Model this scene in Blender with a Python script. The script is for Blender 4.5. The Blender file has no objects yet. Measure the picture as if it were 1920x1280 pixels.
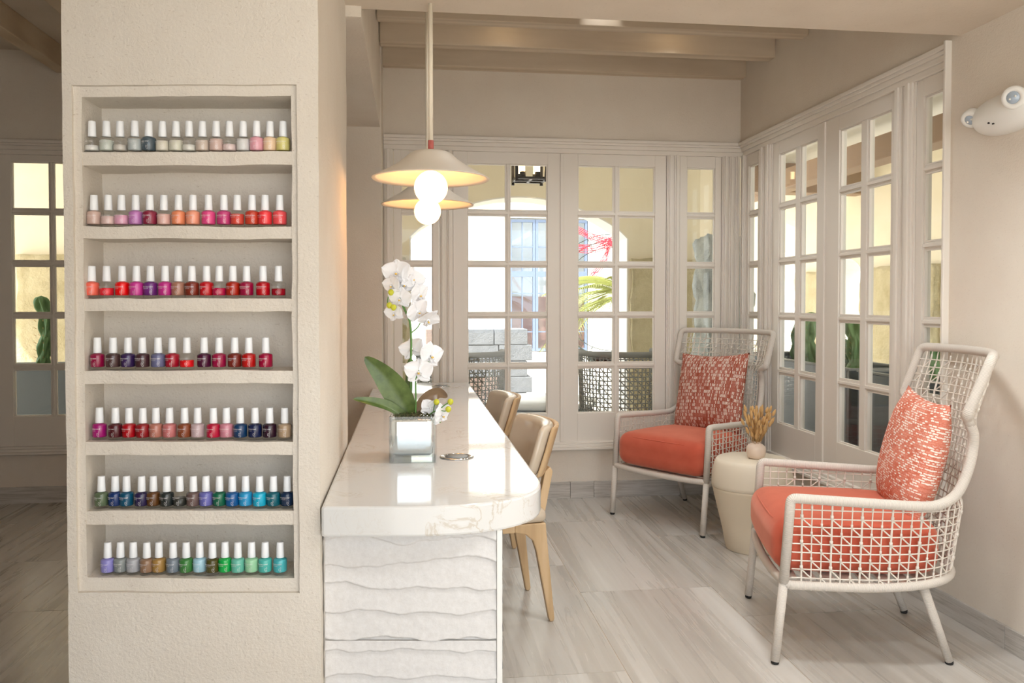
import bpy, bmesh, math, random
from mathutils import Vector, Matrix, noise
random.seed(11)
SC = bpy.context.scene
COL = SC.collection
PI = math.pi

# ------------------------------------------------------------------ camera, world, light
YAW = math.atan(192/1520)
cd = bpy.data.cameras.new('camera'); cam = bpy.data.objects.new('camera', cd); COL.objects.link(cam)
cd.sensor_width = 36; cd.lens = 1520/1920*36; cd.shift_y = -42/1920; cd.clip_start = .05; cd.clip_end = 300
cam.location = (0, 0, 1.30); cam.rotation_euler = (PI/2 - 33/1520, 0, -YAW)
SC.camera = cam
w = bpy.data.worlds.new('sky'); SC.world = w; w.use_nodes = True
bg = w.node_tree.nodes['Background']; bg.inputs[0].default_value = (.83, .91, 1.0, 1); bg.inputs[1].default_value = 3.0
sl = bpy.data.lights.new('sun', 'SUN'); sl.energy = 8.0; sl.angle = .01; sl.color = (1, .95, .86)
so = bpy.data.objects.new('sun', sl); COL.objects.link(so); so.rotation_euler = Vector((.5, .38, -.8)).to_track_quat('-Z', 'Y').to_euler()
vs = SC.view_settings
vs.view_transform = 'Standard'; vs.look = 'None'; vs.exposure = 0.32; vs.gamma = 1; vs.use_curve_mapping = False
SC.cycles.transparent_max_bounces = 16
SC.cycles.max_bounces = 7
SC.cycles.diffuse_bounces = 4
SC.cycles.glossy_bounces = 3
SC.cycles.caustics_reflective = False
SC.cycles.caustics_refractive = False
SC.cycles.sample_clamp_indirect = 6

# ------------------------------------------------------------------ materials
def lin(c):
    return tuple(((v/255)/12.92 if v/255 <= .04045 else ((v/255+.055)/1.055)**2.4) for v in c)
class NT:
    def __init__(s, name):
        s.m = bpy.data.materials.new(name); s.m.use_nodes = True
        s.t = s.m.node_tree; s.b = s.t.nodes['Principled BSDF']; s.out = s.t.nodes['Material Output']
    def n(s, typ, **kw):
        nd = s.t.nodes.new(typ)
        for k, v in kw.items():
            if k.startswith('_'): setattr(nd, k[1:], v)
            else:
                key = k.replace('__', ' ')
                nd.inputs[key].default_value = v
        return nd
    def l(s, a, b): s.t.links.new(a, b)
    def ramp(s, fac, stops):
        r = s.n('ShaderNodeValToRGB'); e = r.color_ramp.elements
        while len(e) > 1: e.remove(e[-1])
        e[0].position = stops[0][0]; e[0].color = (*lin(stops[0][1]), 1)
        for p, c in stops[1:]:
            q = e.new(p); q.color = (*lin(c), 1)
        s.l(fac, r.inputs[0]); return r
    def coords(s, kind='Object', scale=(1, 1, 1), rot=(0, 0, 0), rnd=False):
        tc = s.n('ShaderNodeTexCoord'); mp = s.n('ShaderNodeMapping')
        mp.inputs['Scale'].default_value = scale; mp.inputs['Rotation'].default_value = rot
        s.l(tc.outputs[kind], mp.inputs[0])
        if rnd:
            oi = s.n('ShaderNodeObjectInfo'); mu = s.n('ShaderNodeMath', _operation='MULTIPLY'); mu.inputs[1].default_value = 37.0
            s.l(oi.outputs['Random'], mu.inputs[0])
            cx = s.n('ShaderNodeCombineXYZ'); s.l(mu.outputs[0], cx.inputs[0]); s.l(mu.outputs[0], cx.inputs[1])
            s.l(cx.outputs[0], mp.inputs['Location'])
        return mp.outputs[0]
    def noise(s, co, scale, detail=4, rough=.55, dist=0):
        n = s.n('ShaderNodeTexNoise'); n.inputs['Scale'].default_value = scale; n.inputs['Detail'].default_value = detail
        n.inputs['Roughness'].default_value = rough; n.inputs['Distortion'].default_value = dist
        s.l(co, n.inputs['Vector']); return n.outputs[0]
    def bump(s, h, strength=.3, dist=.01):
        b = s.n('ShaderNodeBump'); b.inputs['Strength'].default_value = strength; b.inputs['Distance'].default_value = dist
        s.l(h, b.inputs['Height']); s.l(b.outputs[0], s.b.inputs['Normal']); return b
    def base(s, c=None, rough=.5, metal=0, spec=.5, **kw):
        if c is not None: s.b.inputs['Base Color'].default_value = (*lin(c), 1)
        s.b.inputs['Roughness'].default_value = rough; s.b.inputs['Metallic'].default_value = metal
        s.b.inputs['Specular IOR Level'].default_value = spec
        for k, v in kw.items(): s.b.inputs[k.replace('__', ' ')].default_value = v
M = {}
def plain(name, c, rough=.5, metal=0, spec=.5, **kw):
    t = NT(name); t.base(c, rough, metal, spec, **kw); M[name] = t.m; return t.m
def plaster(name, c1, c2, bump=.35, scale=1.0, pits=.25):
    t = NT(name); co = t.coords()
    a = t.noise(co, 3*scale, 5); b = t.noise(co, 130*scale, 3, .6); g = t.noise(co, 32*scale, 4, .7, 1.2)
    r = t.ramp(a, [(.3, c1), (.7, c2)])
    pc = t.noise(t.coords('Object', (110, 110, 330)), 1.0, 2, .5, .4)
    pr = t.n('ShaderNodeMapRange'); pr.inputs[1].default_value = .66; pr.inputs[2].default_value = .74; pr.inputs[3].default_value = 0; pr.inputs[4].default_value = pits; t.l(pc, pr.inputs[0])
    mx = t.n('ShaderNodeMix', _data_type='RGBA'); t.l(pr.outputs[0], mx.inputs[0]); t.l(r.outputs[0], mx.inputs[6]); mx.inputs[7].default_value = (*lin((170, 150, 126)), 1)
    t.l(mx.outputs[2], t.b.inputs['Base Color'])
    ad = t.n('ShaderNodeMath', _operation='ADD'); t.l(b, ad.inputs[0]); t.l(g, ad.inputs[1])
    t.bump(ad.outputs[0], bump, .004); t.base(None, .85, 0, .2); M[name] = t.m
plaster('plaster', (229, 219, 205), (223, 211, 196), .3)
plaster('pillar_plaster', (228, 220, 208), (222, 212, 198), .5, 1.0, .45)
plaster('ceiling_plaster', (222, 209, 192), (214, 200, 182), .2)
plaster('porch_plaster', (240, 228, 202), (236, 222, 193), .2)
plaster('white_building', (240, 236, 228), (236, 230, 220), .1)
plain('trim_white', (231, 223, 212), .38)
plain('switch_white', (240, 238, 232), .35)
# floor tile
def tile_mat(name, sc, c):
    t = NT(name); co = t.coords('Object', sc, (0, 0, .03), True)
    a = t.noise(co, 1.0, 3, .5, .5); b = t.noise(co, 4.0, 4, .6, .6)
    mx = t.n('ShaderNodeMix'); mx.inputs[0].default_value = .5
    t.l(a, mx.inputs[2]); t.l(b, mx.inputs[3])
    r = t.ramp(mx.outputs[0], [(.32, c[0]), (.44, c[1]), (.54, c[2]), (.68, c[3])])
    t.l(r.outputs[0], t.b.inputs['Base Color']); t.base(None, .27, 0, .45)
    rr = t.n('ShaderNodeMapRange'); rr.inputs[3].default_value = .2; rr.inputs[4].default_value = .36
    t.l(b, rr.inputs[0]); t.l(rr.outputs[0], t.b.inputs['Roughness']); M[name] = t.m
TC = [(164, 157, 149), (182, 175, 166), (196, 190, 182), (213, 208, 201)]
tile_mat('floor_tile', (4.2, .17, 1), TC)
tile_mat('base_tile_x', (1.2, 8, 22), TC); tile_mat('base_tile_y', (8, 1.2, 22), TC)
plain('grout', (196, 178, 158), .9)
# wood for beams
def wood(name, c, sc, rough=.5):
    t = NT(name); co = t.coords('Object', sc, (0, 0, 0), True)
    a = t.noise(co, 1.0, 5, .6, 1.2)
    wv = t.n('ShaderNodeTexWave', _wave_type='RINGS', _rings_direction='X'); wv.inputs['Scale'].default_value = .55
    wv.inputs['Distortion'].default_value = 5; wv.inputs['Detail'].default_value = 3; t.l(co, wv.inputs['Vector'])
    mx = t.n('ShaderNodeMix'); mx.inputs[0].default_value = .45; t.l(a, mx.inputs[2]); t.l(wv.outputs[1], mx.inputs[3])
    r = t.ramp(mx.outputs[0], [(.2, c[0]), (.5, c[1]), (.8, c[2])]); t.l(r.outputs[0], t.b.inputs['Base Color'])
    t.bump(mx.outputs[0], .12, .004); t.base(None, rough); M[name] = t.m
wood('beam_wood', [(196, 178, 154), (208, 191, 168), (216, 200, 178)], (1.2, 9, 9), .55)
wood('beam_wood_y', [(196, 172, 142), (208, 186, 156), (214, 193, 165)], (9, 1.2, 9), .55)
wood('oak', [(184, 152, 112), (200, 168, 126), (210, 180, 140)], (30, 30, 3), .45)
plain('porch_timber', (152, 124, 100), .7)
plain('porch_ceiling', (250, 245, 234), .8)
# quartz
t = NT('quartz'); co = t.coords(); a = t.noise(co, 9, 6, .65, 1.2)
sb = t.n('ShaderNodeMath', _operation='SUBTRACT'); sb.inputs[1].default_value = .5; t.l(a, sb.inputs[0])
ab = t.n('ShaderNodeMath', _operation='ABSOLUTE'); t.l(sb.outputs[0], ab.inputs[0])
ms = t.noise(co, 3.3, 3)
ad = t.n('ShaderNodeMath', _operation='MULTIPLY_ADD'); ad.inputs[1].default_value = -.16; ad.inputs[2].default_value = .069
t.l(ms, ad.inputs[0]); dv = t.n('ShaderNodeMath', _operation='SUBTRACT'); t.l(ab.outputs[0], dv.inputs[0]); t.l(ad.outputs[0], dv.inputs[1])
r = t.ramp(dv.outputs[0], [(0, (204, 197, 186)), (.008, (215, 211, 205)), (.03, (221, 220, 217))]); t.l(r.outputs[0], t.b.inputs['Base Color'])
t.base(None, .07, 0, .6); M['quartz'] = t.m
t = NT('relief_tile'); co = t.coords(); a = t.noise(co, 90, 4, .7)
r = t.ramp(a, [(.3, (216, 212, 208)), (.7, (226, 223, 220))]); t.l(r.outputs[0], t.b.inputs['Base Color']); t.bump(a, .25, .003); t.base(None, .6); M['relief_tile'] = t.m
# clear glass: transparent with fresnel gloss
def clear(name, tint, f=1.45, rough=0.0):
    t = NT(name); t.t.nodes.remove(t.b)
    tr = t.n('ShaderNodeBsdfTransparent'); tr.inputs[0].default_value = (*tint, 1)
    gl = t.n('ShaderNodeBsdfGlossy'); gl.inputs['Roughness'].default_value = rough
    fr = t.n('ShaderNodeFresnel'); ge = t.n('ShaderNodeNewGeometry'); mi = t.n('ShaderNodeMix'); mi.inputs[2].default_value = f; mi.inputs[3].default_value = 1/f
    t.l(ge.outputs['Backfacing'], mi.inputs[0]); t.l(mi.outputs[0], fr.inputs[0])
    mx = t.n('ShaderNodeMixShader'); t.l(fr.outputs[0], mx.inputs[0]); t.l(tr.outputs[0], mx.inputs[1]); t.l(gl.outputs[0], mx.inputs[2])
    t.l(mx.outputs[0], t.out.inputs[0]); M[name] = t.m
clear('window_glass', (.97, .98, .97), 1.35)
clear('bottle_glass', (.99, .995, .99), 1.3, .02)
clear('vase_glass', (.95, .97, .97), 1.5)
plain('mirror_metal', (225, 225, 225), .06, 1)
plain('cap_white', (248, 250, 252), .4)
plain('lettering_white', (245, 240, 240), .5)
# wrapped cord
def cord(name, c):
    t = NT(name); tc = t.n('ShaderNodeTexCoord'); sp = t.n('ShaderNodeSeparateXYZ'); t.l(tc.outputs['UV'], sp.inputs[0])
    m1 = t.n('ShaderNodeMath', _operation='MULTIPLY'); m1.inputs[1].default_value = 2*PI/.0042; t.l(sp.outputs[1], m1.inputs[0])
    m2 = t.n('ShaderNodeMath', _operation='SINE'); t.l(m1.outputs[0], m2.inputs[0])
    ma = t.n('ShaderNodeMapRange'); ma.inputs[1].default_value = -1; t.l(m2.outputs[0], ma.inputs[0])
    c2 = tuple(int(v*.86) for v in c)
    r = t.ramp(ma.outputs[0], [(0, c2), (.45, c)]); t.l(r.outputs[0], t.b.inputs['Base Color'])
    t.bump(ma.outputs[0], .5, .0012); t.base(None, .7, 0, .3); M[name] = t.m
cord('wrapped_cord', (222, 212, 200)); cord('grey_cord', (150, 150, 146))
plain('rope', (226, 217, 204), .75, 0, .3); plain('grey_rope', (164, 164, 160), .8, 0, .3)
plain('black_rubber', (32, 30, 29), .7)
t = NT('coral_velvet'); co = t.coords(); a = t.noise(co, 7, 3); f = t.noise(co, 400, 2)
r = t.ramp(a, [(.3, (190, 84, 62)), (.7, (204, 100, 76))]); t.l(r.outputs[0], t.b.inputs['Base Color']); t.bump(f, .12, .001)
t.base(None, .8, 0, .2); t.b.inputs['Sheen Weight'].default_value = .6; t.b.inputs['Sheen Tint'].default_value = (*lin((255, 190, 165)), 1); M['coral_velvet'] = t.m
def weave_fabric(name, rust, pink, cream, bw, bh, cut):
    t = NT(name); tc = t.n('ShaderNodeTexCoord'); mp = t.n('ShaderNodeMapping'); t.l(tc.outputs['UV'], mp.inputs[0])
    ds = t.noise(mp.outputs[0], 150, 2); mxv = t.n('ShaderNodeMix', _data_type='VECTOR')
    va = t.n('ShaderNodeVectorMath', _operation='MULTIPLY_ADD'); va.inputs[1].default_value = (.007, .007, 0)
    cv = t.n('ShaderNodeCombineXYZ'); t.l(ds, cv.inputs[0]); t.l(ds, cv.inputs[1]); t.l(cv.outputs[0], va.inputs[0]); t.l(mp.outputs[0], va.inputs[2])
    bt = t.n('ShaderNodeTexBrick', _offset=.5, _squash=1); bt.inputs['Scale'].default_value = 1
    bt.inputs['Brick Width'].default_value = bw; bt.inputs['Row Height'].default_value = bh; bt.inputs['Mortar Size'].default_value = .0019
    bt.inputs['Mortar Smooth'].default_value = .3
    bt.inputs['Color1'].default_value = (0, 0, 0, 1); bt.inputs['Color2'].default_value = (1, 1, 1, 1); bt.inputs['Mortar'].default_value = (.1, .1, .1, 1)
    t.l(va.outputs[0], bt.inputs['Vector'])
    big = t.noise(mp.outputs[0], 9, 2); ft = t.noise(mp.outputs[0], 330, 2)
    a1 = t.n('ShaderNodeMath', _operation='MULTIPLY_ADD'); a1.inputs[1].default_value = .5; t.l(big, a1.inputs[0]); 
    sp = t.n('ShaderNodeSeparateColor'); t.l(bt.outputs[0], sp.inputs[0]); t.l(sp.outputs[0], a1.inputs[2])
    a2 = t.n('ShaderNodeMath', _operation='MULTIPLY_ADD'); a2.inputs[1].default_value = .5; t.l(ft, a2.inputs[0]); t.l(a1.outputs[0], a2.inputs[2])
    r = t.ramp(a2.outputs[0], [(cut-.28, rust), (cut-.12, pink), (cut, rust), (cut+.07, cream), (1, cream)])
    dv = t.n('ShaderNodeMath', _operation='MULTIPLY'); dv.inputs[1].default_value = .62; t.l(a2.outputs[0], dv.inputs[0]); t.l(dv.outputs[0], r.inputs[0])
    t.l(r.outputs[0], t.b.inputs['Base Color']); t.bump(ft, .4, .002); t.base(None, .9, 0, .1); M[name] = t.m
weave_fabric('woven_rust', (158, 80, 60), (194, 128, 112), (236, 224, 210), .0075, .021, .60)
weave_fabric('woven_coral', (206, 112, 88), (230, 158, 136), (244, 232, 220), .016, .0085, .60)
plain('drum_ceramic', (229, 217, 196), .5); plain('drum_band', (222, 208, 184), .62)
plain('bud_ceramic', (232, 211, 192), .3)
plain('dried_grass', (206, 164, 108), .95); plain('dried_stem', (190, 150, 95), .9)
plain('taupe_leather', (200, 185, 164), .2, 0, .7)
plain('shade_white', (234, 224, 208), .5); plain('rod_white', (236, 226, 206), .4); plain('collar_red', (202, 108, 100), .5)
def emit(name, c, s):
    t = NT(name); t.base(c, .4); t.b.inputs['Emission Color'].default_value = (*lin(c), 1); t.b.inputs['Emission Strength'].default_value = s; M[name] = t.m
emit('globe_light', (255, 186, 110), 14.0); emit('candle_light', (255, 222, 170), 6)
plain('lens', (176, 190, 205), .1, 0, .7); plain('led', (250, 250, 240), .3)
t = NT('petal'); t.base((236, 236, 238), .55); t.b.inputs['Subsurface Weight'].default_value = .12; t.b.inputs['Subsurface Radius'].default_value = (.01, .01, .01); M['petal'] = t.m
plain('lip_yellow', (236, 196, 96), .5); plain('bud_green', (196, 196, 52), .5); plain('stem_green', (86, 132, 62), .5)
t = NT('orchid_leaf'); co = t.coords(); a = t.noise(co, 30, 3); r = t.ramp(a, [(.3, (70, 90, 40)), (.7, (100, 120, 62))]); t.l(r.outputs[0], t.b.inputs['Base Color']); t.base(None, .35); M['orchid_leaf'] = t.m
plain('bronze_leaf', (120, 96, 70), .35); plain('moss', (86, 84, 52), .95)
def stone(name, a_, b_, sc=4):
    t = NT(name); co = t.coords(); a = t.noise(co, sc, 6, .7); b = t.noise(co, 30, 4, .7)
    r = t.ramp(a, [(.3, a_), (.7, b_)]); t.l(r.outputs[0], t.b.inputs['Base Color']); t.bump(b, .6, .02); t.base(None, .9, 0, .2); M[name] = t.m
stone('stone_tan', (184, 168, 130), (214, 200, 164)); stone('stone_grey', (150, 152, 146), (190, 192, 186)); stone('paving', (226, 220, 210), (236, 231, 223), 2)
stone('block_grey', (112, 116, 124), (138, 142, 150)); stone('block_mauve', (124, 106, 100), (148, 130, 124))
plain('planter_grey', (96, 104, 110), .3); plain('cactus', (74, 108, 62), .6); plain('cactus_light', (112, 146, 92), .6)
plain('dark_iron', (58, 56, 56), .4, .6); plain('blue_frame', (104, 118, 142), .4); clear('pane_mirror', (.92, .96, 1), 1.6)
plain('wire_dark', (60, 72, 66), .6); plain('bow_red', (206, 44, 64), .6); plain('palm_green', (142, 148, 76), .6); plain('palm_trunk', (140, 118, 90), .9)
plain('soil', (70, 58, 46), .95); plain('blue_cushion', (52, 120, 168), .8); plain('concrete', (150, 152, 150), .7); plain('table_white', (235, 235, 233), .4)
plain('brick_far', (170, 120, 104), .9); plain('hedge', (92, 128, 66), .9)

# ------------------------------------------------------------------ mesh builder
class MB:
    def __init__(s): s.v = []; s.f = []; s.uv = {}; s.sm = []
    def add(s, v, f, smooth=False, uv=None):
        o = len(s.v); s.v += [tuple(p) for p in v]
        for i, q in enumerate(f):
            if uv: s.uv[len(s.f)] = uv[i]
            s.f.append([o+k for k in q]); s.sm.append(smooth)
        return s
    def box(s, x0, x1, y0, y1, z0, z1):
        v = [(x, y, z) for z in (z0, z1) for y in (y0, y1) for x in (x0, x1)]
        return s.add(v, [(0, 2, 3, 1), (4, 5, 7, 6), (0, 1, 5, 4), (2, 6, 7, 3), (0, 4, 6, 2), (1, 3, 7, 5)])
    def cbox(s, c, d, rot=None):
        v = [Vector(((i & 1)-.5, ((i >> 1) & 1)-.5, (i >> 2)-.5)) for i in range(8)]
        v = [Vector((p.x*d[0], p.y*d[1], p.z*d[2])) for p in v]
        if rot is not None: v = [rot @ p for p in v]
        c = Vector(c)
        return s.add([p+c for p in v], [(0, 2, 3, 1), (4, 5, 7, 6), (0, 1, 5, 4), (2, 6, 7, 3), (0, 4, 6, 2), (1, 3, 7, 5)])
    def tube(s, pts, r, seg=8, caps=True, closed=False):
        P = [Vector(p) for p in pts]; n = len(P)
        R = r if isinstance(r, (list, tuple)) else [r]*n
        tang = []
        for i in range(n):
            a = P[(i-1) % n] if (closed or i > 0) else P[0]; b = P[(i+1) % n] if (closed or i < n-1) else P[-1]
            d = b-a; tang.append(d.normalized() if d.length > 1e-9 else Vector((0, 0, 1)))
        up = Vector((0, 0, 1)) if abs(tang[0].z) < .9 else Vector((1, 0, 0))
        nx = tang[0].cross(up).normalized(); L = 0; v = []; ln = []
        for i in range(n):
            if i > 0:
                nx = (nx - tang[i]*nx.dot(tang[i])); nx = nx.normalized() if nx.length > 1e-6 else tang[i].orthogonal().normalized()
                L += (P[i]-P[i-1]).length
            by = tang[i].cross(nx); ln.append(L)
            for k in range(seg):
                a = 2*PI*k/seg; v.append(P[i]+(nx*math.cos(a)+by*math.sin(a))*R[i])
        f = []; uv = []
        m = n if closed else n-1
        for i in range(m):
            j = (i+1) % n; l1 = ln[j] if j > i else ln[i]+(P[j]-P[i]).length
            for k in range(seg):
                k2 = (k+1) % seg
                f.append((i*seg+k, i*seg+k2, j*seg+k2, j*seg+k))
                uv.append([(k/seg, ln[i]), ((k+1)/seg, ln[i]), ((k+1)/seg, l1), (k/seg, l1)])
        if caps and not closed:
            f.append(tuple(range(seg-1, -1, -1))); uv.append([(0, 0)]*seg)
            f.append(tuple((n-1)*seg+k for k in range(seg))); uv.append([(0, 0)]*seg)
        return s.add(v, f, True, uv)
    def lathe(s, prof, seg=32, c=(0, 0, 0), smooth=True, mat=None, caps=True):
        v = []; f = []; n = len(prof)
        for r, z in prof:
            for k in range(seg):
                a = 2*PI*k/seg; p = Vector((r*math.cos(a), r*math.sin(a), z))
                if mat is not None: p = mat @ p
                v.append(p+Vector(c))
        for i in range(n-1):
            for k in range(seg):
                k2 = (k+1) % seg; f.append((i*seg+k, i*seg+k2, (i+1)*seg+k2, (i+1)*seg+k))
        if caps and prof[0][0] > 1e-5: f.append(tuple(range(seg-1, -1, -1)))
        if caps and prof[-1][0] > 1e-5: f.append(tuple((n-1)*seg+k for k in range(seg)))
        return s.add(v, f, smooth)
    def grid(s, fn, nu, nv, smooth=True, uvfn=None):
        v = [fn(i/nu, j/nv) for j in range(nv+1) for i in range(nu+1)]
        f = []; uv = []
        for j in range(nv):
            for i in range(nu):
                a = j*(nu+1)+i; f.append((a, a+1, a+nu+2, a+nu+1))
                if uvfn: uv.append([uvfn(i/nu, j/nv), uvfn((i+1)/nu, j/nv), uvfn((i+1)/nu, (j+1)/nv), uvfn(i/nu, (j+1)/nv)])
        return s.add(v, f, smooth, uv if uvfn else None)
    def prism(s, poly, y0, y1, fn=None):
        n = len(poly)
        fn = fn or (lambda a, d, b: (a, d, b))
        v = [fn(a, y0, b) for a, b in poly]+[fn(a, y1, b) for a, b in poly]
        f = [tuple(range(n)), tuple(range(2*n-1, n-1, -1))]+[(i, i+n, (i+1) % n+n, (i+1) % n) for i in range(n)]
        return s.add(v, f)
    def rbox(s, c, d, r, n=4, fn=None, ne=1):
        # rounded box: cube grid projected on an inner box plus a radius; cells: n for the corner zone, ne for the flat zone
        hx, hy, hz = d[0]/2, d[1]/2, d[2]/2
        def ticks(h):
            out = [-h+r*(1-math.cos(PI/2*i/n)) for i in range(n+1)]
            mid = [-(h-r)+2*(h-r)*i/ne for i in range(1, ne)] if h > r+1e-6 else []
            o2 = [-x for x in reversed(out)]
            if h <= r+1e-6: o2 = o2[1:]
            return out+mid+o2
        T = [ticks(hx), ticks(hy), ticks(hz)]; idx = {}; V = []; F = []
        def vid(p):
            k = (round(p[0], 6), round(p[1], 6), round(p[2], 6))
            if k not in idx:
                q = Vector(p); e = Vector((max(-hx+r, min(hx-r, q.x)), max(-hy+r, min(hy-r, q.y)), max(-hz+r, min(hz-r, q.z))))
                dd = q-e
                o = e+dd.normalized()*r if dd.length > 1e-9 else q
                o = Vector(fn(*(o+Vector(c)))) if fn else o+Vector(c)
                idx[k] = len(V); V.append(o)
            return idx[k]
        H = (hx, hy, hz)
        for ax in range(3):
            a, b = [(1, 2), (2, 0), (0, 1)][ax]
            for sg in (-1, 1):
                for i in range(len(T[a])-1):
                    for j in range(len(T[b])-1):
                        q = []
                        for (ii, jj) in ((i, j), (i+1, j), (i+1, j+1), (i, j+1)):
                            p = [0, 0, 0]; p[ax] = sg*H[ax]; p[a] = T[a][ii]; p[b] = T[b][jj]; q.append(vid(p))
                        if sg < 0: q.reverse()
                        if len(set(q)) > 2: F.append(tuple(dict.fromkeys(q)))
        return s.add(V, F, True)
    def mesh(s, name, recalc=True):
        me = bpy.data.meshes.new(name); me.from_pydata(s.v, [], s.f)
        if s.uv:
            ul = me.uv_layers.new(name='UVMap')
            for p in me.polygons:
                q = s.uv.get(p.index)
                if q:
                    for k, li in enumerate(p.loop_indices): ul.data[li].uv = q[k]
        me.polygons.foreach_set('use_smooth', s.sm)
        if recalc:
            bm = bmesh.new(); bm.from_mesh(me); bmesh.ops.recalc_face_normals(bm, faces=bm.faces); bm.to_mesh(me); bm.free()
        me.update(); return me
    def build(s, name, mat, parent=None, loc=None, bevel=0, recalc=True, kind=None):
        me = s.mesh(name, recalc); return link(name, me, mat, parent, loc, bevel, kind)
def link(name, me, mat, parent=None, loc=None, bevel=0, kind=None):
    o = bpy.data.objects.new(name, me); COL.objects.link(o)
    if mat and not me.materials: me.materials.append(M[mat] if isinstance(mat, str) else mat)
    if parent: o.parent = parent
    if loc is not None: o.location = loc
    if bevel:
        b = o.modifiers.new('bevel', 'BEVEL'); b.width = bevel; b.segments = 2; b.limit_method = 'ANGLE'; b.angle_limit = math.radians(40)
    if kind: o['kind'] = kind
    return o
def tag(o, label, cat, group=None, kind=None):
    o['label'] = label; o['category'] = cat
    if group: o['group'] = group
    if kind: o['kind'] = kind
    return o
def empty(name, loc=(0, 0, 0), rz=0, label=None, cat=None, group=None, kind=None):
    o = bpy.data.objects.new(name, None); COL.objects.link(o); o.location = loc; o.rotation_euler = (0, 0, rz); o.empty_display_size = .05
    if label: tag(o, label, cat, group, kind)
    return o
def copy_tree(o, parent=None):
    c = o.copy(); COL.objects.link(c); c.parent = parent
    for ch in list(o.children): copy_tree(ch, c)
    return c
def fillet(pts, r, n=5):
    P = [Vector(p) for p in pts]; out = [P[0]]
    for i in range(1, len(P)-1):
        a, b, c = P[i-1], P[i], P[i+1]; la, lc = (a-b).length, (c-b).length; k = min(r, la*.48, lc*.48)
        p0 = b+(a-b).normalized()*k; p1 = b+(c-b).normalized()*k
        for j in range(n+1):
            u = j/n; out.append(p0*(1-u)**2+b*2*u*(1-u)+p1*u*u)
    out.append(P[-1]); return out
def spline(pts, n=8):
    P = [Vector(p) for p in pts]; out = []
    for i in range(len(P)-1):
        p0 = P[max(i-1, 0)]; p1 = P[i]; p2 = P[i+1]; p3 = P[min(i+2, len(P)-1)]
        for j in range(n):
            u = j/n
            out.append(.5*((2*p1)+(p2-p0)*u+(2*p0-5*p1+4*p2-p3)*u*u+(3*p1-p0-3*p2+p3)*u**3))
    out.append(P[-1]); return out
def interp(tab, x):
    if x <= tab[0][0]: return tab[0][1]
    for (a, b), (c, d) in zip(tab, tab[1:]):
        if x <= c: return b+(d-b)*(x-a)/(c-a)
    return tab[-1][1]
def struct(mb, name, mat, label, cat='wall', bevel=0):
    o = mb.build(name, mat, bevel=bevel); return tag(o, label, cat, kind='structure')

# ------------------------------------------------------------------ shell
YB = 5.25; XR = 2.215; ZS = 2.375; ZC = 2.95
struct(MB().box(-.25, 2.6, -1.6, 3.05, ZS, ZC+.1), 'ceiling', 'ceiling_plaster', 'flat cream plaster ceiling over the polish shelves and armchairs', 'ceiling')
struct(MB().box(-.6, 2.6, 3.0, 5.6, ZC, ZC+.1), 'ceiling_alcove', 'ceiling_plaster', 'raised cream ceiling above the wooden beams', 'ceiling')
struct(MB().box(-4.6, -.25, -1.6, 5.8, 2.9, 3.1), 'ceiling_side', 'ceiling_plaster', 'cream ceiling of the side room behind the pillar', 'ceiling')
struct(MB().box(XR, 2.5, -1.6, 3.115, 0, ZC).box(XR, 2.4, 3.115, 5.6, 0, .327).box(XR, 2.4, 3.115, 5.6, 2.36, ZC), 'wall_right', 'plaster', 'cream plaster wall with the emergency light')
struct(MB().box(-.165, XR+.2, YB, YB+.2, 0, .327).box(-.165, XR+.2, YB, YB+.2, 2.36, ZC), 'wall_back', 'plaster', 'cream plaster wall around the far french windows')
struct(MB().box(-.6, -.165, 4.9, 5.75, 0, ZC).box(-.6, -.172, 3.02, 4.92, 2.335, ZC), 'wall_partition', 'plaster', 'plaster stub wall and header beyond the shelf pillar')
struct(MB().box(-4.5, -.6, 5.55, 5.75, 0, .31).box(-4.5, -.6, 5.55, 5.75, 2.28, 3.0).box(-4.5, -2.72, 5.55, 5.75, .31, 2.28).box(-1.28, -.6, 5.55, 5.75, .31, 2.28), 'wall_left', 'plaster', 'tan plaster wall of the side room')
struct(MB().box(-4.6, -4.5, -1.6, 5.75, 0, 3.0), 'wall_side', 'plaster', 'plaster wall at the far left of the side room')
struct(MB().box(-4.5, -.75, -.45, -.3, 0, 3.0), 'wall_front', 'plaster', 'plaster wall closing the side room beside the entrance')  # added out of view to hold the front daylight off the side room
# floor of large veined tiles
fl = struct(MB().box(-4.6, 2.4, -1.6, 5.75, -.08, -.0012), 'floor', 'grout', 'grey beige veined stone look tile floor', 'floor')
TW, TL = .608, 1.15
offs = {0: 3.53, 1: 3.176, -1: 2.755, 2: 3.53, -2: 3.3, -3: 2.9, -4: 3.6, -5: 3.15, -6: 2.75, -7: 3.4, -8: 3.0, -9: 3.5}
tmesh = {}
for k in range(-9, 3):
    xa, xb = .752+TW*k+.0015, .752+TW*(k+1)-.0015
    xb = min(xb, XR+.05)
    if xb-xa < .03: continue
    y = offs[k]-TL*5
    while y < 5.6:
        ya, yb = max(y+.0015, -1.55), min(y+TL-.0015, 5.6)
        y += TL
        if yb-ya < .05: continue
        key = (round(xb-xa, 4), round(yb-ya, 4))
        if key not in tmesh:
            tmesh[key] = MB().box(-key[0]/2, key[0]/2, -key[1]/2, key[1]/2, -.02, 0).mesh('tile'); tmesh[key].materials.append(M['floor_tile'])
        link('tile', tmesh[key], None, fl, ((xa+xb)/2, (ya+yb)/2, 0))
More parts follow.
